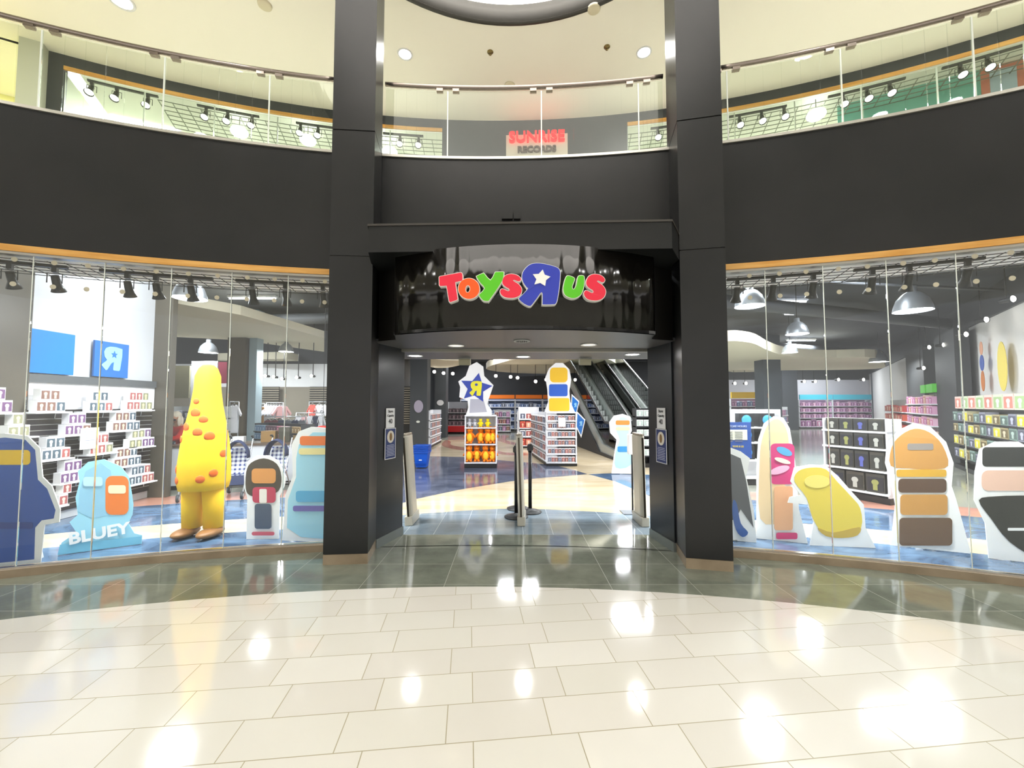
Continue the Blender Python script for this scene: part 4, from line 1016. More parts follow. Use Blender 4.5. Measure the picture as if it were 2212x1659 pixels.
# right wall: pink bay, red bay, magazine wall
def wbay(px0, px1, cols, lab, zs, zt, h, n, depth=.28, back=GREYW, frame=SHELFW):
    s0, s1 = rws(px0), rws(px1)
    if s0 < s1: s0, s1 = s1, s0
    w = s0 - s1; loc = rw(s0, depth + .16)       # far end first: x runs towards the camera
    rz = RWR + PI
    r = shelving('shelving_bay', lab, 'shelf unit', loc, rz, w, depth, zs, zt, back=back, frame=frame, ends=False)
    for i, z in enumerate(zs): fill(loc, rz, .04, w - .04, z, n, h, cols, 'item on the ' + lab, 'items on the ' + lab, hv=.25, d=.2, name='shelf_item', cat='shelf item')
PNK = [('e8b8d0', ('d070a0', 'f8e0ec')), ('d8a0c0', ('b05890', 'f0d0e4')), ('e0c0b8', ('c08068', 'f4dcd0'))]
wbay(1990, 2056, PNK, 'pink toy shelving on the right wall', [.12, .55, .95, 1.3, 1.62], 1.95, .28, 10)
wbay(1935, 1980, RDS, 'red and orange toy shelving on the right wall', [.12, .55, .95, 1.3], 1.8, .28, 8)
MAG = [('d8e4c4', ('a8c088', 'f0f4e4')), ('f0d0c8', ('d88878', 'f8e8e0'))]
GM = [('8aa098', ('586a64', 'b8c8c0')), ('b0a078', ('70603c', 'd8ccb0')), ('c8c4a0', ('e0d020', 'f0ecc0')), ('9090a0', ('585868', 'c0c0d0'))]
wbay(2108, 2330, GM, 'dark magazine rack on the right wall', [.3, .62, .94, 1.2], 1.5, .24, 12, depth=.3, back=BLKP, frame=BLKP)
s0, s1 = rws(2108), rws(2330)
fill(rw(s0, .46), RWR + PI, .03, abs(s0 - s1) - .03, 1.5, 9, .30, MAG, 'pale green or pink book standing on top of the magazine rack', 'pale books on top of the magazine rack', d=.05, y=.08, name='book', cat='book')
for px0, px1, l in ((2026, 2037, 'left'), (2041, 2056, 'right')):
    s0, s1 = rws(px0), rws(px1); b = MB(); b.prism([rw(s0, .2), rw(s1, .2), rw(s1, .4), rw(s0, .4)], (0, 0, .26)); tag(b.build('green_box', mat('green_box', '5cc83c', .5), loc=(0, 0, 1.97)), 'bright green box on top of the pink toy shelving, the %s one' % l, 'box')
# framed notice on the pier
s0, s1 = rws(2066), rws(2100); zt, zb = VP(2080, 853, RW0, RW1).z, VP(2080, 877, RW0, RW1).z
root = empty('framed_notice', 'small white notice with a dark picture on the grey pier', 'notice', rw(s0, .16), RWR + PI)
b = MB(); b.box(0, -.02, zb, abs(s0 - s1), 0, zt); b.build('sheet', WHT, root)
b = MB(); b.prism([(abs(s0 - s1) * u, -.024, zb + (zt - zb) * v) for u, v in ellipse(.6, .42, .22, .16, 16)], (0, .003, 0)); b.build('picture', mat('ink_dark', '5a5058'), root)
# two abstract wall stickers high on the right wall
for px, cols, l in ((2128, ('c8783c', '3c58a8', 'e0a080'), 'tall narrow brown and blue sticker on the white right wall'), (2172, ('f0d860', 'f4e490', 'f0d860'), 'pale yellow sticker on the white right wall')):
    s0 = rws(px); root = empty('wall_sticker', l, 'sticker', rw(s0, .0), RWR + PI)
    zz = [VP(px, y, RW0, RW1).z for y in (845, 800, 765, 735)]; ww = .12 if px < 2150 else .26
    for i in range(3 if px < 2150 else 1):
        zc, hh = (zz[i] + zz[i + (1 if px < 2150 else 3)]) / 2, (zz[i + (1 if px < 2150 else 3)] - zz[i]) / 2
        b = MB(); b.prism([(x, -.02 - .0 * i, z) for x, z in ellipse(0, zc, ww * (1, 1.2, .9)[i], hh, 20)], (0, .01, 0)); b.build('colour_field', mat('sticker_' + cols[i], cols[i], .6), root)

# white shelf unit with dark science kits near the right window
ka, kb = G(1780, 1066), G(1922, 1092)
kd = (kb - ka); kw = kd.length; kz = math.atan2(kd.y, kd.x)
KZ = [.16, .52, .88, 1.16]
shelving('shelf_unit', 'white shelf unit with large dark boxed kits behind the yellow cutout', 'shelf unit', ka, kz, kw, .45, KZ, 1.36)
DKB = [('3a3832', ('24242a', '8a8c50')), ('34332e', ('202028', '5058a0')), ('403c34', ('2a2a26', 'a8a8a0'))]
for z, n, h in ((.16, 3, .3), (.52, 4, .3), (.88, 4, .24), (1.16, 4, .2)):
    fill(ka, kz, .05, kw - .05, z, n, h, DKB, 'large dark boxed kit on the white shelf unit behind the yellow cutout', 'dark boxed kits on the white shelf unit', d=.3, name='kit_box', cat='kit box')
# globe shelf at the left of the right window
ga = G(1590, 1048); 
shelving('shelf_unit', 'white shelf unit with boxed blue globes behind the blue store hours board', 'shelf unit', ga, 0, .95, .45, [.15, .5, .85, 1.15], 1.5)
gb = None
for z in (.5, .85, 1.15):
    for i in range(2):
        lab = 'black box with a blue globe window on the globe shelf, %s row, %s one' % ({.5: 'bottom', .85: 'middle', 1.15: 'upper'}[z], ('left', 'right')[i])
        if gb is None:
            gb = empty('globe_box', lab, 'toy box', ga + Vector((.12 + i * .42, .05, z)), 0, 'boxed globes')
            b = MB(); b.box(0, 0, 0, .3, .25, .27); b.build('carton', mat('globe_black', '1a1c20', .4), gb)
            b = MB(); b.ball((.15, -.005, .14), (.10, .03, .10)); b.build('globe', mat('globe_blue', '3c9cd8', .25), gb)
        else: dup(gb, ga + Vector((.12 + i * .42, .05, z)), 0, lab, 'boxed globes')
# ---------------------------------------------------------------- clothing area behind the left window
ca, cb2 = (-6.40, 7.75), (-4.35, 8.35)
cd = Vector((cb2[0] - ca[0], cb2[1] - ca[1], 0)); cr = math.atan2(cd.y, cd.x); cw = cd.length
root = empty('service_counter', 'white fronted service counter with a dark top behind the left window', 'counter', (*ca, 0), cr)
b = MB(); b.box(0, 0, .08, cw, .6, .80); b.build('front', mat('counter_white', 'c4c8ce', .4), root)
b = MB(); b.box(-.02, -.03, .80, cw + .02, .63, .84); b.build('top', mat('counter_top', '5a4c40', .35), root)
b = MB(); b.box(.02, .03, 0, cw - .02, .57, .08); b.build('plinth', BLKP, root)
# cartons and papers on the counter
def cart(loc, sx, sy, sz, m, label, rz=0.): b = MB(); b.box(0, 0, 0, sx, sy, sz); return tag(b.build('carton', m, loc=loc, rotz=rz), label, 'box')
KR = mat('kraft', '8a6a3c', .7)
def cpt(u, v, z): return Vector((*ca, 0)) + Matrix.Rotation(cr, 3, 'Z') @ Vector((u, v, z))
cart(cpt(1.45, .2, .842), .26, .22, .22, KR, 'brown carton on the counter behind the yellow display figure', cr)
cart(cpt(1.78, .15, .842), .2, .2, .3, mat('dark_case', '3a382c', .5), 'dark case at the right end of the counter', cr)
cart(cpt(.95, .2, .842), .2, .15, .12, mat('white_case', 'dcdcdc', .5), 'small white case in the middle of the counter', cr)
# strollers
PLAID = mat('plaid', '8090b0', .8)
nt = PLAID.node_tree; bs = nt.nodes['Principled BSDF']; tc = nt.nodes.new('ShaderNodeTexCoord'); sx_ = nt.nodes.new('ShaderNodeSeparateXYZ'); nt.links.new(tc.outputs['Object'], sx_.inputs[0])
f1 = M_(nt, 'LESS_THAN', M_(nt, 'FRACT', M_(nt, 'MULTIPLY', sx_.outputs[0], 14.)), .45); f2 = M_(nt, 'LESS_THAN', M_(nt, 'FRACT', M_(nt, 'MULTIPLY', sx_.outputs[2], 14.)), .45)
rp_ = nt.nodes.new('ShaderNodeValToRGB'); rp_.color_ramp.elements[0].color = lin('e8ecf4'); rp_.color_ramp.elements[1].color = lin('2c3a78')
nt.links.new(M_(nt, 'MULTIPLY', M_(nt, 'ADD', f1, f2), .5), rp_.inputs[0]); nt.links.new(rp_.outputs[0], bs.inputs['Base Color'])
ALU = mat('aluminium', 'c8ccd0', .3, .8); NAVY = mat('navy_cloth', '232c4c', .8)
def stroller():
    root = empty('stroller', 'x', 'stroller', (0, 0, 0), 0)
    b = MB()
    for s in (-.17, .17):
        b.tube([(s, -.30, .06), (s, .05, .48), (s, .32, .95), (s, .36, 1.0), (s, .30, 1.02)], .011, 7); b.tube([(s, .30, .06), (s, .0, .42), (s, -.15, .6)], .011, 7)
    b.tube([(-.17, 0, .44), (.17, 0, .44)], .008, 6); b.tube([(-.17, .3, .12), (.17, .3, .12)], .008, 6); b.build('frame', ALU, root)
    b = MB(); b.prism([(-.15, -.12, .36), (-.15, .16, .33), (-.15, .27, .80), (-.15, .25, .81), (-.15, .14, .37), (-.15, -.12, .39)], (.3, 0, 0)); b.build('seat', PLAID, root)
    b = MB(); b.prism([(-.16, -.14, .22), (-.16, -.10, .40), (-.16, -.115, .40), (-.16, -.155, .22)], (.32, 0, 0)); b.build('foot_panel', NAVY, root)
    b = MB(); vs = []; fs = []; n = 12
    for j, yy in enumerate((-.08, .06, .2)):
        for i in range(n + 1):
            a = PI * i / n; k = (1, 1.05, .95)[j]; vs.append((-.18 * math.cos(a) * k, yy, .66 + .30 * math.sin(a) * k * (1, 1.0, .92)[j]))
    for j in range(2):
        for i in range(n): fs.append((j * (n + 1) + i, j * (n + 1) + i + 1, (j + 1) * (n + 1) + i + 1, (j + 1) * (n + 1) + i))
    b.add(vs, fs, 0, True); c = b.build('canopy', NAVY, root); md = c.modifiers.new('solid', 'SOLIDIFY'); md.thickness = .008
    b = MB()
    for s in (-.17, .17): b.tube([(s, .34, .985), (s, .30, 1.025), (s, .24, 1.02)], .016, 8)
    b.build('handle_grip', BLKP, root)
    for x, y in ((-.17, -.30), (.17, -.30), (-.17, .30), (.17, .30)):
        b = MB(); mx = Matrix.Rotation(PI / 2, 4, 'Y'); b.lathe([(.02, -.02), (.06, -.018), (.065, 0), (.06, .018), (.02, .02)], (x, y, .066), 16, mx=mx); b.build('wheel', mat('tyre', '33363a', .6), root)
        b = MB(); b.lathe([(.0, -.024), (.034, -.022), (.034, .022), (0, .024)], (x, y, .066), 14, mx=mx); b.build('hub', ALU, root)
    return root
s1_ = stroller(); s1_.location = (-5.45, 7.15, 0); s1_.rotation_euler = (0, 0, .5); s1_['label'] = 'folding stroller with plaid seat left of the yellow display figure'; s1_['group'] = 'plaid strollers by the counter'
dup(s1_, (-4.83, 7.28, 0), .35, 'folding stroller with plaid seat just right of the yellow display figure', 'plaid strollers by the counter')
dup(s1_, (-4.30, 7.55, 0), .2, 'folding stroller with plaid seat, the furthest right in front of the counter', 'plaid strollers by the counter')

# shutters and garments
SHT = mat('shutter_slat', '8a8272', .5, .3); SHD = mat('shutter_gap', '2c2a26', .7)
for px0, px1, l in ((494, 516, 'white-lit'), (556, 602, 'brown'), (668, 712, 'right'), (868, 886, 'doorway')):
    Y = 15.0; x0, x1 = D(px0, 850, Y).x, D(px1, 850, Y).x
    root = empty('roller_shutter', 'slatted roller shutter on the back wall of the clothing area, the %s one' % l, 'shutter', (x0, Y, 0))
    b = MB(); b.box(0, .03, 0, x1 - x0, .06, 2.25); b.build('backing', SHD, root)
    b = MB(); z = .9
    while z < 2.2: b.box(0, 0, z, x1 - x0, .03, z + .045); z += .085
    b.build('slats', SHT, root)
GC = {'white': mat('cloth_white', 'eceaf0', .85), 'pink': mat('cloth_pink', 'f0b8b8', .85), 'maroon': mat('cloth_maroon', '5c1e2a', .85), 'navy': mat('cloth_navy', '28304c', .85), 'coral': mat('cloth_coral', 'd85c50', .85), 'grey': mat('cloth_grey', '6c7078', .85), 'tan': mat('cloth_tan', 'b08048', .85)}
def garment(loc, rz, c, w=.34, h=.5, label='', group=None):
    root = empty('garment', label, 'garment', loc, rz, group)
    b = MB(); b.prism([(-w / 2, -.03, -h), (-w * .42, -.03, -.12), (-w * .75, -.03, -.30), (-w * .85, -.03, -.24), (-w * .45, -.03, -.02), (-w * .15, -.03, .01), (0, -.03, -.03), (w * .15, -.03, .01), (w * .45, -.03, -.02), (w * .85, -.03, -.24), (w * .75, -.03, -.30), (w * .42, -.03, -.12), (w / 2, -.03, -h)], (0, .06, 0))
    b.build('shirt', GC[c], root, bevel=.01)
    b = MB(); b.tube([(-w * .4, 0, .0), (0, 0, .05), (w * .4, 0, .0)], .006, 5); b.tube([(0, 0, .05), (0, 0, .1), (.02, 0, .11)], .004, 5); b.build('hanger', ALU, root)
    return root
def rack(px0, px1, py, Y, cols, label, h=.5, face=True):
    p0, p1 = D(px0, py, Y), D(px1, py, Y); L = p1.x - p0.x; z = p0.z
    root = empty('clothes_rack', 'clothes rack: ' + label, 'clothes rack', (p0.x, Y, 0))
    b = MB(); b.tube([(0, 0, z), (L, 0, z)], .015, 8); b.build('rail', ALU, root)
    for x in (0, L):
        b = MB(); b.tube([(x, 0, .03), (x, 0, z)], .015, 8); b.box(x - .03, -.22, 0, x + .03, .22, .03); b.build('upright', ALU, root)
    n = len(cols)
    for i, c in enumerate(cols):
        garment((p0.x + L * (i + .5) / n, Y - (0 if face else .0), z - .1), 0 if face else 1.2, c, min(.36, L / n * 1.0) if face else .4, h, '%s garment on the %s, %s from left' % ({'white': 'white', 'pink': 'pink', 'maroon': 'maroon', 'navy': 'navy', 'coral': 'coral red', 'grey': 'grey', 'tan': 'tan'}[c], label, GN[min(i, 7)]), 'garments on the ' + label)
rack(497, 516, 868, 11.3, ['white'], 'single rail by the slatted shutter', .75)
rack(576, 612, 870, 12.6, ['white', 'white', 'white', 'white', 'white', 'pink'], 'upper white rail', .36, False)
rack(572, 660, 900, 11.6, ['maroon', 'maroon', 'navy', 'grey', 'navy', 'grey'], 'long dark rail', .42)
rack(640, 700, 892, 12.8, ['white', 'pink', 'white', 'navy', 'white'], 'right light rail', .5)
rack(668, 712, 868, 13.6, ['coral', 'white', 'white'], 'far right rail at the back', .36)
rack(553, 572, 872, 12.4, ['tan', 'tan'], 'narrow tan rail', .8)
# low merchandise wall in the clothing area
ma, mb_ = G(545, 1008), G(645, 1022)
md_ = mb_ - ma; mz = math.atan2(md_.y, md_.x)
shelving('shelf_unit', 'dark merchandise shelf with small blue and pink packs behind the white-bordered cutout', 'shelf unit', ma, mz, md_.length, .4, [.12, .32, .52, .72, .92], 1.12, frame=DGREY, back=BLKP)
PK = [('88a8c4', ('5878a0', 'b8d0e4')), ('7a5866', ('583c4c', 'b0909c')), ('d87898', ('a04868', 'f0b8c8')), ('c8a878', ('907048', 'e4d0a8'))]
for i, z in enumerate((.12, .32, .52, .72, .92)):
    for k in range(4):
        fill(ma, mz, .03 + k * md_.length / 4, (k + 1) * md_.length / 4, z, 4, .15, [PK[k]], 'small %s pack on the dark merchandise shelf' % ['blue', 'plum', 'pink', 'tan'][k], '%s packs on the dark merchandise shelf' % ['blue', 'plum', 'pink', 'tan'][k], d=.08, y=.01)
# glazed partition pieces far left
for px0, px1, py0, py1, Y, m, l in ((366, 410, 790, 860, 12.5, mat('olive_board', '5e5a44', .6), 'olive board on the wall behind the counter'), (410, 470, 780, 880, 12.8, mat('pale_board', 'a4a4a6', .6), 'pale grey wall board behind the head of the yellow display figure'), (470, 490, 782, 828, 12.4, mat('plum_board', '8c2c44', .6), 'plum red board on the wall behind the yellow display figure')):
    a, c = D(px0, py1, Y), D(px1, py0, Y); b = MB(); b.box(0, 0, 0, c.x - a.x, .05, c.z - a.z); tag(b.build('wall_board', m, loc=a), l, 'board')
a = D(366, 1000, 10.5)
shelving('shelf_unit', 'grey shelf of light goods behind the counter', 'shelf unit', (D(366, 900, 10.5).x, 10.5, 0), 0, 1.3, .4, [.5, .9, 1.25], 1.55, frame=GREYW, back=GREYW)
for z in (.5, .9, 1.25): fill((D(366, 900, 10.5).x, 10.5, 0), 0, .04, 1.26, z, 5, .2, BLU[2:], 'pale grey item on the grey shelf behind the counter', 'pale goods on the grey shelf behind the counter')

# ---------------------------------------------------------------- shop assistant behind the counter
def skinned(name, joints, edges, radii, m, parent, sub=2, rootv=0):
    me = bpy.data.meshes.new(name); me.from_pydata(joints, edges, []); o = bpy.data.objects.new(name, me); COL.objects.link(o); o.parent = parent
    md = o.modifiers.new('skin', 'SKIN'); md.use_smooth_shade = True
    for i, r in enumerate(radii): me.skin_vertices[0].data[i].radius = r if isinstance(r, tuple) else (r, r)
    for v in me.skin_vertices[0].data: v.use_root = False
    me.skin_vertices[0].data[rootv].use_root = True
    s = o.modifiers.new('sub', 'SUBSURF'); s.levels = sub; s.render_levels = sub
    me.materials.append(m); return o
SKIN = mat('skin', 'b98a6c', .55, spec=.3); REDJ = noisy('red_jacket', 'b02018', 'c62a1e', 6, .85)
per = empty('person', 'person in a red jacket with pale hair and a dark mask leaning over the counter', 'person', (-6.95, 8.75, 0), -.35)
J = [(0, .04, .62), (0, .02, .80), (0, -.03, .98), (.0, -.08, 1.13), (0, -.11, 1.20), (0, -.14, 1.27),
     (-.13, -.07, 1.09), (-.20, -.10, 1.04), (-.23, -.20, .90), (-.18, -.40, .90), (-.17, -.48, .895),
     (.13, -.07, 1.09), (.20, -.12, 1.04), (.22, -.24, .91), (.14, -.42, .90), (.13, -.50, .895),
     (-.09, .05, .55), (-.11, -.10, .30), (-.11, .0, .04), (.09, .05, .55), (.11, -.10, .30), (.11, .0, .04)]
E_ = [(0, 1), (1, 2), (2, 3), (3, 4), (4, 5), (3, 6), (6, 7), (7, 8), (8, 9), (9, 10), (3, 11), (11, 12), (12, 13), (13, 14), (14, 15), (0, 16), (16, 17), (17, 18), (0, 19), (19, 20), (20, 21)]
R_ = [(.15, .11), (.14, .10), (.15, .10), (.10, .08), .05, .05, .07, .062, .045, .034, .028, .07, .062, .045, .034, .028, .09, .065, .045, .09, .065, .045]
skinned('body', J, E_, R_, SKIN, per)
Jc = J[:4] + J[6:10] + J[11:15]; Ec = [(0, 1), (1, 2), (2, 3), (3, 4), (4, 5), (5, 6), (6, 7), (3, 8), (8, 9), (9, 10), (10, 11)]
skinned('jacket', Jc, Ec, [(.175, .13), (.17, .125), (.175, .125), (.12, .10), .09, .08, .06, .048, .09, .08, .06, .048], REDJ, per)
skinned('trousers', [J[0]] + J[16:22], [(0, 1), (1, 2), (2, 3), (0, 4), (4, 5), (5, 6)], [(.16, .12), .105, .08, .06, .105, .08, .06], mat('dark_trousers', '22242c', .9), per)
b = MB(); b.ball((0, -.17, 1.335), (.072, .09, .108), n=16, m=12); b.ball((0, -.262, 1.33), (.012, .02, .018), n=8, m=6)
for s in (-1, 1): b.ball((s * .073, -.16, 1.33), (.012, .022, .03), n=8, m=6)
b.build('head', SKIN, per)
b = MB()
for s in (-1, 1): b.ball((s * .028, -.248, 1.345), .010, n=8, m=6)
b.build('eyes', BLKP, per)
b = MB(); b.ball((0, -.19, 1.293), (.066, .082, .05), n=14, m=8); b.build('mask', mat('mask_dark', '2c1c1c', .8), per)
b = MB(); b.ball((0, -.145, 1.37), (.088, .10, .095), n=16, m=10); b.ball((0, -.07, 1.25), (.082, .055, .13), n=12, m=8)
for s in (-1, 1): b.ball((s * .075, -.13, 1.26), (.02, .04, .11), n=10, m=8)
b.build('hair', mat('pale_hair', 'cfc4b0', .7), per)
for s, w0_ in ((-1, (-.17, -.48, .895)), (1, (.13, -.50, .895))):
    for k in range(4):
        x = w0_[0] - .024 + k * .016; ln = (.07, .08, .078, .062)[k]
        b = MB(); b.tube([(x, w0_[1], .895), (x, w0_[1] - .04, .893), (x, w0_[1] - .04 - ln * .5, .884), (x, w0_[1] - .04 - ln, .866)], [.010, .0095, .009, .007], 8); b.build('finger', SKIN, per)
    b = MB(); b.tube([(w0_[0] + s * -.03, w0_[1], .893), (w0_[0] + s * -.05, w0_[1] - .03, .885), (w0_[0] + s * -.055, w0_[1] - .055, .872)], [.011, .010, .008], 8); b.build('thumb', SKIN, per)

# ---------------------------------------------------------------- security gates and stanchions at the door
GP = mat('gate_plastic', 'c6c2b2', .3, spec=.6); GPD = mat('gate_dark', '4a4438', .3, .6)
def gate(p, rz, label, tilt=0.):
    root = empty('security_gate', label, 'security gate', p, rz, 'anti-theft pedestals in the doorway')
    b = MB(); L = [(x * .045, y * .19) for x, y in [(math.cos(2 * PI * k / 20), math.sin(2 * PI * k / 20)) for k in range(20)]]
    L = [(max(-.042, min(.042, x * 1.25)), y) for x, y in L]
    b.prism([(x, y, .12) for x, y in L], (0, 0, 1.06)); b.build('panel', GP, root, bevel=.006)
    b = MB(); b.prism([(x * .9, y, 1.18) for x, y in L], (0, 0, .03)); b.build('cap', mat('gate_cap', 'a49c8c', .25, .4), root, bevel=.01)
    b = MB(); b.box(-.052, -.20, 0, .052, .20, .12); b.build('base', GP, root, bevel=.008)
    b = MB(); b.box(-.012, -.198, .10, .012, -.185, 1.16); b.build('trim_strip', GPD, root)
    root.rotation_euler[1] = tilt
    return root
gate((-1.36, 5.72, 0), -.01, 'cream security gate pedestal by the left door jamb', -.075)
gate((.135, 5.70, 0), -.06, 'cream security gate pedestal in the middle of the doorway', -.03)
gate((1.745, 5.67, 0), .02, 'cream security gate pedestal by the right door jamb', -.02)
def stanchion(p, label):
    root = empty('stanchion', label, 'queue post', p, 0, 'black belt stanchions')
    b = MB(); b.lathe([(0, 0), (.17, 0), (.17, .012), (.12, .03), (.035, .045), (.03, .06), (0, .06)], n=28); b.build('base', mat('stanchion_base', '3c3e3e', .4, .3), root)
    b = MB(); b.tube([(0, 0, .05), (0, 0, .90)], .027, 14); b.build('post', BLK, root)
    b = MB(); b.lathe([(.034, .90), (.036, .93), (.036, 1.0), (.03, 1.01), (0, 1.01)], n=16); b.box(-.045, -.045, .92, .045, -.03, .99); b.build('head', BLKP, root)
    return root
stanchion((.06, 5.96, 0), 'black belt stanchion left of the middle security gate')
stanchion((.27, 6.22, 0), 'black belt stanchion right of the middle security gate')
stanchion((.09, 6.42, 0), 'black belt stanchion furthest behind the middle security gate')
# white holder on a thin stand by the right gate
p = G(1364, 1108)
root = empty('sanitiser_stand', 'thin black stand with a white dispenser left of the right security gate', 'stand', p)
b = MB(); b.box(-.14, -.1, 0, .10, .14, .01); b.build('foot', mat('foot_grey', '70757a', .4, .5), root)
b = MB(); b.tube([(.02, 0, 0), (.02, 0, 1.0)], .014, 8); b.build('pole', BLK, root)
b = MB(); b.box(-.04, -.05, .86, .08, .05, 1.16); b.build('dispenser', WHT, root, bevel=.01)
# jamb signs
def jambsign(p0, p1, u, side):
    a, c = Vector((*p0, 0)), Vector((*p1, 0)); d = (c - a).normalized()
    if side < 0: a, d = c, -d                   # text runs left to right as seen from the atrium
    n = Vector((0, 0, 1)).cross(d) * -1
    return a, d
JLp, JRp = ((-1.514, 4.652), (-1.352, 5.162)), ((1.68, 5.085), (1.765, 4.55))
for (q0, q1), px0, px1, yc0, yc1, yn0, yn1, l in ((JLp, 833, 851, 882, 923, 924, 991, 'left'), (JRp, 1420, 1439, 881, 926, 928, 1000, 'right')):
    d = Vector((q1[0] - q0[0], q1[1] - q0[1], 0)).normalized(); out = Vector((d.y, -d.x, 0))
    a, c = VP(px0, yc0, q0, q1), VP(px1, yc1, q0, q1); w_ = (Vector((c.x - a.x, c.y - a.y, 0))).length; zt, zb = a.z, VP((px0 + px1) / 2, yc1, q0, q1).z
    if l == 'left': zb = VP(842, 924, q0, q1).z
    o0 = Vector((a.x, a.y, 0)) + out * .006
    rz = math.atan2(d.y, d.x)
    root = empty('capacity_sign', 'narrow white store capacity sign on the %s door jamb' % l, 'sign', o0, rz)
    b = MB(); b.box(0, -.003, zb, w_, 0, zt); b.build('sheet', WHT, root)
    INK = mat('ink_black', '2c2c2e', .5); hh = zt - zb
    for t_, fz, zz in (('Store', .035, .84), ('Capacity', .03, .62), ('40', .062, .32)):
        text_mesh('lettering', t_, fz * w_ / .14, INK, root, Matrix.Translation((w_ / 2, -.005, zb + hh * zz)) @ Matrix.Rotation(PI / 2, 4, 'X'), .001, .0004)
    zt2, zb2 = zb - .004, VP((px0 + px1) / 2, (yn1), q0, q1).z
    root = empty('distancing_sign', 'tall navy blue notice with a round white emblem on the %s door jamb' % l, 'sign', o0 - d * w_ * .12, rz)
    w2 = w_ * 1.25; hh = zt2 - zb2
    b = MB(); b.box(0, -.006, zb2, w2, -.003, zt2); b.build('border', WHT, root)
    b = MB(); b.box(w2 * .05, -.0075, zb2 + .008, w2 * .95, -.006, zt2 - .008); b.build('print', mat('notice_navy', '1f3570', .4), root)
    b = MB(); b.prism([(x, -.010, z) for x, z in ellipse(w2 / 2, zb2 + hh * .72, w2 * .32, hh * .2, 24)], (0, .002, 0)); b.build('emblem', mat('notice_cream', 'e4dccc', .5), root)
    b = MB(); b.prism([(x, -.012, z) for x, z in ellipse(w2 / 2, zb2 + hh * .72, w2 * .12, hh * .13, 16)], (0, .002, 0)); b.build('emblem_centre', KR, root)
    b = MB()
    for k in range(8): b.box(w2 * (.14 if k % 2 else .18), -.009, zb2 + hh * (.44 - k * .048), w2 * (.86 if k % 2 else .82), -.0075, zb2 + hh * (.455 - k * .048))
    b.build('printed_lines', mat('notice_text', 'c8cce0', .5), root)
# store hours board behind the right window
p0_, p1_ = G(1575, 1170), G(1640, 1172)
a = D(1576, 990, 5.0); c = D(1622, 912, 5.0)
root = empty('store_hours_board', 'blue store hours board with a pale timetable beside the right pillar', 'sign', (a.x, 5.0, 0))
ww = c.x - a.x
b = MB(); b.box(-.05, 0, a.z, ww, .02, c.z); b.build('board', mat('board_blue', '1c4a9c', .4), root)
b = MB(); b.box(-.04, -.004, a.z + .22, ww - .05, 0, c.z - .09); b.build('timetable', mat('table_cream', 'dcdccc', .5), root)
text_mesh('lettering', 'STORE HOURS', .034, mat('hours_text', 'c8d4f0', .5), root, Matrix.Translation((ww / 2 - .03, -.004, c.z - .05)) @ Matrix.Rotation(PI / 2, 4, 'X'), .001)
b = MB()
for k in range(6):
    zz = c.z - .12 - k * .022
    b.box(-.03, -.007, zz, .04, -.004, zz + .006); b.box(.07, -.007, zz, .16, -.004, zz + .006)
b.build('hours_lines', mat('ink_mid', '7a7a80', .5), root)
text_mesh('store_name', 'TOYS R US', .028, mat('name_yellow', 'd8c04c', .5), root, Matrix.Translation((ww / 2 - .03, -.004, a.z + .14)) @ Matrix.Rotation(PI / 2, 4, 'X'), .001, .001)
b = MB(); b.tube([(ww * .4, .02, 0), (ww * .4, .02, a.z)], .012, 8); b.box(ww * .4 - .12, -.08, 0, ww * .4 + .12, .12, .012); b.build('stand', STEEL, root)

# ---------------------------------------------------------------- freestanding plain cutouts behind the windows
def vis(c): return mat('print_' + c, c, .45)
def standee(label, g0_, g1_, outline, prints, m=WHT, tilt=0., easel=True, zoff=None, name='cardboard_standee'):
    p0, p1 = Vector((*g0_[:2], 0)), Vector((*g1_[:2], 0)); d = (p1 - p0).normalized(); n = Vector((-d.y, d.x, 0))
    root = empty(name, label, 'cardboard cutout', p0)
    P = lambda q: VP(q[0], q[1], p0, p1) - p0
    L = [P(q) for q in outline]
    if zoff is None: L = [Vector((v.x, v.y, max(v.z, 0.0))) for v in L]
    b = MB(); b.prism(L, n * .012); b.build('card', m, root)
    for i, (c, lp) in enumerate(prints):
        b = MB(); b.prism([P(q) - n * (.002 + .0022 * i) for q in lp], n * .0018); b.build('print', vis(c), root)
    if easel:
        zs = [v.z for v in L]; h = (max(zs) - min(zs)) * .6; z0 = min(zs); c = sum(L, Vector()) / len(L)
        b = MB(); q = Vector((c.x, c.y, z0)) + n * .012
        b.prism([q, q + n * .28, q + Vector((0, 0, h))], d * .01); b.build('easel', WHT, root)
    return root
def rr(x0, y0, x1, y1, r=12, n=4, sk=0.):      # rounded rectangle outline
    out = []
    for cx_, cy_, a0 in ((x1 - r, y0 + r, -PI / 2), (x1 - r, y1 - r, 0), (x0 + r, y1 - r, PI / 2), (x0 + r, y0 + r, PI)):
        for k in range(n + 1):
            a_ = a0 + PI / 2 * k / n; out.append((cx_ + r * math.cos(a_) + sk * (cy_ - y1), cy_ + r * math.sin(a_)))
    return out
SL = lambda pts, n=4: smooth_loop(pts, n)
def off(p, k=.35): v = Vector((p[0] - CX, p[1] - CY, 0)).normalized(); return Vector((p[0], p[1], 0)) + v * k
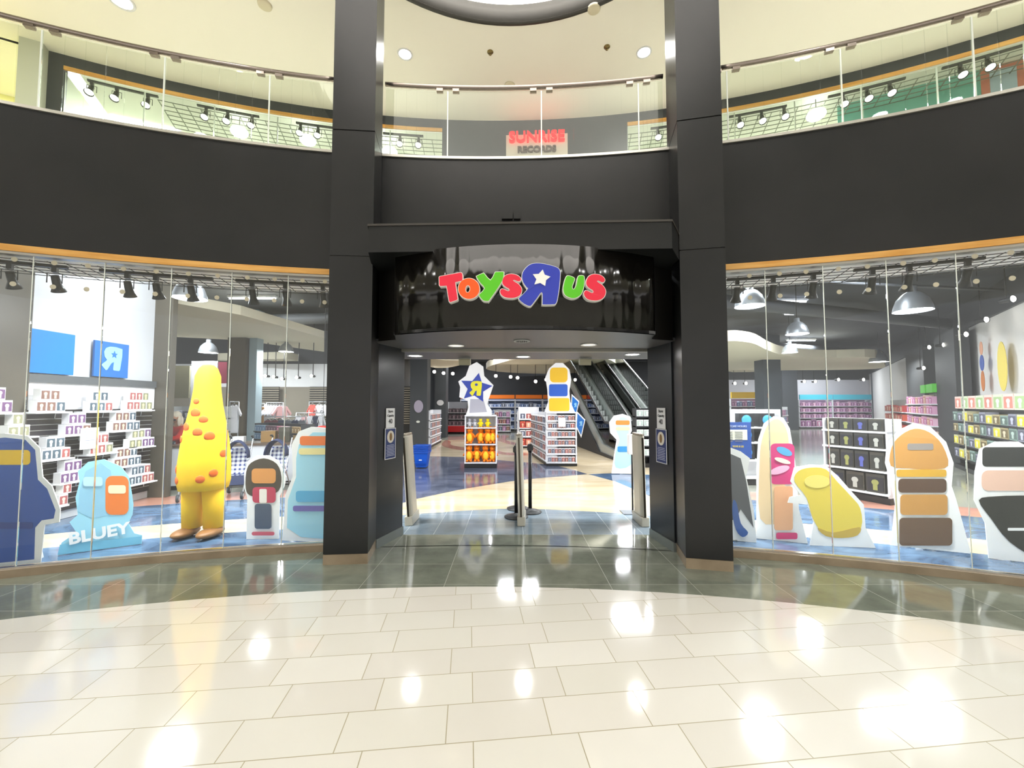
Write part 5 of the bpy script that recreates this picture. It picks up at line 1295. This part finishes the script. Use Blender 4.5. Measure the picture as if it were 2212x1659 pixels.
# blue cutout, far left
standee('big rounded blue cutout with a yellow oval at the left edge of the left window', off(A(12.19, -22.2), .17), off(A(12.19, -20.3), .17),
        [(-70, 1235), (-70, 960), (-40, 941), (10, 936), (60, 942), (86, 968), (92, 1030), (112, 1050), (130, 1100), (128, 1128), (96, 1134), (88, 1213), (86, 1222)],
        [('2452a8', [(-60, 1222), (-60, 970), (-30, 950), (10, 945), (55, 950), (76, 972), (82, 1036), (102, 1056), (120, 1102), (116, 1120), (90, 1124), (76, 1140), (74, 1208)]), ('f4c414', rr(-40, 972, 66, 1004, 8)), ('1a3c8c', rr(-60, 1128, 72, 1142, 5))])
# light blue card with the written name
g0_, g1_ = G(125, 1200), G(306, 1175)
r_ = standee('light blue cutout reading BLUEY with rounded blue and orange shapes above the name', g0_, g1_,
        [(125, 1200), (133, 1172), (165, 1150), (150, 1128), (168, 1112), (163, 1075), (172, 1040), (168, 1018), (190, 998), (225, 992), (262, 1008), (278, 1030), (284, 1062), (288, 1090), (286, 1112), (280, 1124), (278, 1132), (290, 1152), (307, 1156), (306, 1175)],
        [('8fc4e0', [(168, 1105), (172, 1060), (185, 1018), (218, 1000), (240, 1016), (246, 1080), (236, 1112), (200, 1120)]), ('e87c30', rr(228, 1028, 278, 1112, 14)),
         ('f0e4c0', rr(234, 1048, 272, 1066, 5)), ('b8dcec', rr(180, 1030, 222, 1050, 6)), ('76bcd8', [(125, 1198), (130, 1176), (306, 1158), (305, 1174)])], m=mat('card_blue', '9ad4ea', .5))
d = (g1_ - g0_).normalized(); tp = VP(216, 1152, g0_, g1_) - r_.location; nn = Vector((d.y, -d.x, 0))
mx = plane_mx(tp + nn * .016, d, Vector((0, 0, 1)))
text_mesh('lettering', 'BLUEY', .17, WHT, r_, mx @ Matrix.Rotation(.10, 4, 'Z'), .002, .006)
# girl-sized cutout
standee('small white cutout with dark brown, tan and pink colour fields in the left window', G(528, 1165), G(606, 1164),
        [(532, 1165), (534, 1075), (528, 1055), (527, 1020), (536, 995), (556, 984), (580, 984), (602, 996), (611, 1020), (618, 1030), (614, 1050), (604, 1072), (602, 1164)],
        [('4a4034', SL([(531, 1055), (532, 1020), (542, 1000), (570, 990), (598, 1002), (608, 1030), (602, 1060), (570, 1075), (540, 1070)], 3)), ('d89450', rr(544, 1012, 596, 1044, 8)), ('c03c58', rr(546, 1052, 596, 1086, 8)), ('f0e8e0', rr(561, 1056, 577, 1086, 3)), ('48566c', rr(551, 1088, 587, 1142, 6)), ('d06070', rr(545, 1148, 594, 1156, 4))])
# sky blue cutout beside pillar
standee('sky blue cutout with orange and cream bands beside the left pillar', G(610, 1168), G(705, 1172),
        [(609, 1167), (614, 1110), (616, 1070), (632, 1030), (632, 1005), (630, 960), (645, 932), (672, 922), (712, 925), (720, 1180)],
        [('a8dcf0', [(620, 1140), (622, 1080), (640, 1030), (640, 990), (646, 960), (676, 934), (712, 934), (714, 1165), (650, 1160)]), ('f07828', rr(648, 942, 714, 962, 6)), ('f4e4a0', rr(646, 968, 714, 982, 5)),
         ('5cb0dc', rr(640, 1060, 714, 1084, 6)), ('6c64b0', rr(634, 1092, 714, 1104, 4))])
# yellow display figure (plain skittle shape)
fy = mat('plush_figure_yellow', 'f4c414', .85); fo = mat('patch_orange', 'e86a1c', .85)
pos = Vector((-3.80, 5.14, 0))
fig = empty('display_figure', 'tall plain yellow plush cone with orange patches on two stubby legs in the left window', 'display figure', pos)
b = MB(); b.lathe([(0, .55), (.255, .57), (.275, .66), (.27, .90), (.245, 1.15), (.205, 1.38), (.165, 1.60), (.14, 1.80), (.135, 1.95), (.10, 2.05), (.06, 2.095), (0, 2.105)], n=32, smooth=True); b.build('body', fy, fig)
for s in (-1, 1):
    b = MB(); b.tube([(s * .13, 0, .10), (s * .13, 0, .35), (s * .12, 0, .62)], [.105, .115, .13], 16); b.build('leg', fy, fig)
    b = MB(); b.ball((s * .15, -.07, .055), (.11, .20, .055), n=18, m=10); b.ball((s * .15, 0, .06), (.09, .1, .06)); b.build('foot', mat('foot_brown', '8c6238', .45), fig)
b = MB()
def rad(z):
    pr = [(.275, .66), (.27, .90), (.245, 1.15), (.205, 1.38), (.165, 1.60), (.14, 1.80)]
    for (r0, z0), (r1, z1) in zip(pr[:-1], pr[1:]):
        if z0 <= z <= z1: return r0 + (r1 - r0) * (z - z0) / (z1 - z0)
    return .2
for a_, z, s in ((-90, 1.50, .06), (-62, 1.42, .05), (-118, 1.33, .06), (-75, 1.27, .055), (-45, 1.22, .06), (-135, 1.18, .05), (-35, .78, .05), (-62, .72, .05), (-128, .70, .05), (-150, .82, .06), (-10, 1.0, .05), (-95, 1.64, .04), (180, 1.0, .06), (90, 1.2, .07)):
    r = rad(z); t = math.radians(a_); mx = Matrix.Rotation(t, 3, 'Z').to_4x4()
    b.ball((r * math.cos(t), r * math.sin(t), z), (.012, s, s * .95), mx=mx, n=10, m=6)
b.build('patches', fo, fig)
# right window cutouts
standee('dark grey and blue cutout cut off by the right pillar', G(1560, 1166), G(1632, 1172),
        [(1560, 1168), (1560, 960), (1600, 975), (1620, 990), (1612, 1030), (1628, 1100), (1634, 1160), (1634, 1172)],
        [('5c5e62', [(1566, 1130), (1566, 975), (1600, 990), (1612, 1040), (1628, 1140), (1600, 1100), (1590, 1120)]), ('3a62a8', SL([(1584, 1080), (1592, 1090), (1600, 1130), (1616, 1150), (1604, 1160), (1590, 1145), (1582, 1110)], 3))])
standee('arched cutout with cream, magenta and peach fields in the right window', G(1634, 1163), G(1745, 1174),
        [(1634, 1163), (1634, 1010), (1638, 950), (1650, 915), (1672, 899), (1692, 902), (1706, 925), (1712, 960), (1718, 1000), (1726, 1100), (1745, 1174)],
        [('ecd0a4', SL([(1642, 1120), (1641, 1000), (1646, 950), (1660, 915), (1680, 905), (1698, 925), (1704, 970), (1694, 1060), (1684, 1125)], 3)), ('d0387c', rr(1664, 958, 1716, 1046, 10)),
         ('58a8d8', ellipse(1694, 975, 18, 8, 20, .4)), ('f0b8d8', ellipse(1684, 1015, 22, 8, 20, -.3)), ('f4ecd8', ellipse(1690, 995, 18, 5, 20, .3)), ('f0b488', rr(1672, 1050, 1712, 1145, 6)), ('e0487c', rr(1676, 1150, 1722, 1164, 4))])
standee('rounded plain yellow cutout with a brownish lower edge in the right window', G(1750, 1178), G(1894, 1184),
        [(1750, 1178), (1758, 1128), (1745, 1090), (1702, 1086), (1706, 1074), (1730, 1070), (1708, 1040), (1716, 1010), (1750, 1004), (1785, 1006), (1812, 1030), (1840, 1062), (1866, 1090), (1870, 1140), (1892, 1184)],
        [('e8d054', SL([(1716, 1040), (1724, 1018), (1752, 1010), (1784, 1014), (1808, 1040), (1838, 1072), (1858, 1098), (1860, 1140), (1830, 1160), (1780, 1152), (1756, 1120), (1742, 1075)], 3)), ('c8a848', SL([(1766, 1140), (1800, 1150), (1856, 1138), (1852, 1156), (1820, 1162), (1784, 1158)], 3)), ('f0e078', ellipse(1765, 1040, 28, 14))])
standee('tall tapering cutout with tan, gold and brown colour blocks in the right window', G(1925, 1178), G(2112, 1202),
        [(1924, 1178), (1934, 1090), (1924, 1040), (1912, 1000), (1916, 960), (1940, 930), (1974, 914), (2010, 922), (2044, 955), (2060, 1000), (2056, 1050), (2066, 1080), (2098, 1196)],
        [('c08c48', SL([(1924, 1006), (1926, 966), (1946, 940), (1976, 926), (2008, 934), (2036, 962), (2048, 1006), (2010, 1014), (1964, 1012)], 3)), ('8c8480', rr(1960, 958, 2016, 972, 4)), ('d0a030', rr(1936, 1014, 2044, 1030, 5)), ('584030', rr(1940, 1034, 2044, 1064, 8)),
         ('c08c48', rr(1944, 1068, 2046, 1112, 8)), ('644c38', rr(1942, 1118, 2056, 1178, 8))])
standee('wide white cutout with black and peach colour blocks at the right edge of the photo', G(2130, 1205), G(2240, 1219),
        [(2136, 1206), (2128, 1130), (2104, 1080), (2106, 1020), (2116, 970), (2150, 954), (2200, 954), (2240, 975), (2300, 1000), (2300, 1224)],
        [('2a2c2a', rr(2122, 966, 2290, 1008, 8)), ('ecc4b0', rr(2120, 1016, 2290, 1060, 14)), ('24261f', SL([(2114, 1080), (2150, 1072), (2215, 1070), (2290, 1070), (2290, 1205), (2240, 1205), (2180, 1170), (2140, 1120)], 3)), ('f0f0f0', rr(2176, 1140, 2290, 1146, 2))])
# red round sign behind left pillar edge
a = D(697, 944, 6.2); root = empty('round_red_sign', 'red round hanging sign with white letters cut off by the left pillar', 'sign', a)
b = MB(); mx = Matrix.Rotation(PI / 2, 4, 'X'); b.lathe([(0, 0), (.17, 0), (.17, .012), (0, .012)], n=32, mx=mx, smooth=False); b.build('disc', mat('sign_disc_red', 'cc2018', .4), root)
text_mesh('lettering', 'SM', .09, WHT, root, Matrix.Translation((-.06, -.016, -.05)) @ Matrix.Rotation(PI / 2, 4, 'X'), .001, .001)
b = MB(); b.ball((.03, -.014, .06), (.055, .008, .055)); b.build('emblem', mat('emblem_yellow', 'e8c020', .5), root)
b = MB(); b.tube([(0, 0, .17), (0, 0, ZS - a.z)], .004, 5); b.build('wire', BLK, root)
# cutouts seen through the door
Yp = pd.y + .1
def dcut(label, Y, outline, prints, z0, m=WHT):
    p0, p1 = Vector((0, Y, 0)), Vector((1, Y, 0)); P = lambda q: D(q[0], q[1], Y)
    c = P(outline[0]); root = empty('cardboard_standee', label, 'cardboard cutout', (c.x, Y, z0))
    b = MB(); L = [P(q) - Vector((c.x, Y, z0)) for q in outline]; L = [Vector((v.x, 0, max(0, v.z))) for v in L]; b.prism(L, (0, .012, 0)); b.build('card', m, root)
    for i, (cc, lp) in enumerate(prints):
        b = MB(); b.prism([P(q) - Vector((c.x, Y, z0)) - Vector((0, .003 + .003 * i, 0)) for q in lp], (0, .0025, 0)); b.build('print', vis(cc), root)
    mid = sum(L, Vector()) / len(L)
    b = MB(); b.prism([Vector((mid.x, .012, 0)), Vector((mid.x, .2, 0)), Vector((mid.x, .012, .5))], (.01, 0, 0)); b.build('easel', WHT, root)
    return root
stp = []
for i in range(10):
    rr_ = 36 if i % 2 == 0 else 18; a_ = PI / 2 + i * PI / 5 - .18; stp.append((1028 + rr_ * math.cos(a_), 838 - rr_ * math.sin(a_) * .92))
RLET = [(1028 + (x - 1150) * .13, 839 + (y - 1172) * .13) for x, y in rb]
dcut('white cutout with a blue star and yellow reversed letter on top of the plush stand', Yp, [(1006, 897), (1012, 880), (1010, 866), (992, 858), (994, 836), (990, 824), (1006, 812), (1014, 790), (1030, 782), (1044, 792), (1046, 812), (1066, 832), (1060, 850), (1052, 872), (1062, 886), (1062, 897)],
     [('b4b4c0', [(1014, 892), (1016, 862), (1044, 862), (1052, 890)]), ('3448a8', stp), ('e8e02c', RLET), ('3448a8', ellipse(1029, 831, 3.2, 2.8, 12))], 1.33)
dcut('white cutout with plain yellow and blue stripes standing on the gondola', g0.y + .2, [(1176, 893), (1184, 868), (1182, 840), (1178, 815), (1186, 796), (1200, 784), (1216, 784), (1230, 798), (1234, 820), (1230, 845), (1232, 868), (1242, 893)],
     [('f0c020', rr(1188, 794, 1226, 826, 8)), ('2860c8', rr(1186, 830, 1226, 856, 4)), ('f0c828', rr(1186, 860, 1230, 888, 4))], 1.40)
dcut('pale blue cutout with an orange band standing before the escalators', G(1322, 1024).y, [(1321, 1023), (1326, 985), (1332, 950), (1318, 935), (1316, 912), (1326, 898), (1345, 894), (1362, 900), (1365, 930), (1358, 945), (1370, 965), (1370, 1023)],
     [('b4e0f4', SL([(1330, 1010), (1330, 975), (1338, 950), (1330, 925), (1340, 902), (1358, 908), (1358, 940), (1366, 970), (1362, 1005)], 3)), ('f08838', rr(1330, 908, 1360, 918, 3)), ('f4e8a8', rr(1330, 922, 1360, 930, 3)), ('3c90d0', rr(1334, 964, 1362, 976, 3))], 0)
# magazine spinner at the right of the door
a = G(1375, 1010)
shelving('shelf_unit', 'dark stand with white leaflet trays between the escalators and the right jamb', 'shelf unit', a, 0, .42, .3, [.3, .55, .8, 1.05, 1.3], 1.5, frame=DGREY, back=BLKP)
for z in (.3, .55, .8, 1.05, 1.3): fill(a, 0, .02, .40, z, 2, .16, [('e4e8e4', ('b0c0b8', 'f4f4f4'))], 'white leaflet pack on the dark stand by the right jamb', 'leaflet packs on the dark stand', d=.05)
# stickers and plates on the basket column
for px, py, w_, h_, c_, l in ((904, 878, 20, 27, 'a8a0b0', 'grey rounded sticker on the basket column'), (903, 911, 8, 5, 'd8dcd0', 'small pale switch plate on the basket column'), (951, 870, 15, 12, 'd8d8d8', 'white sticker on the further grey column')):
    Y = 14.88 if px < 940 else 20.08; p = D(px, py, Y); b = MB(); b.prism([(x, 0, z) for x, z in ellipse(0, 0, w_ / 2 / F * Y, h_ / 2 / F * Y, 20)], (0, .01, 0)); tag(b.build('sticker', mat('st_' + c_, c_, .5), loc=p), l, 'sticker')
# projectors hanging under the door ceiling
for px, l in ((1004, 'left'), (1264, 'right')):
    p = D(px, 772, 6.2); root = empty('door_sensor', 'beige box sensor hanging inside the top of the doorway, the %s one' % l, 'sensor', (p.x, 6.2, 2.30))
    b = MB(); b.box(-.09, -.05, -.015, .09, .05, 0); b.build('mount', GREYW, root)
    b = MB(); b.hex([(-.085, -.02, -.11), (.085, -.02, -.11), (.085, .1, -.08), (-.085, .1, -.08)], [(-.085, -.06, -.02), (.085, -.06, -.02), (.085, .08, -.015), (-.085, .08, -.015)]); b.build('case', mat('sensor_beige', 'a09c84', .5), root)
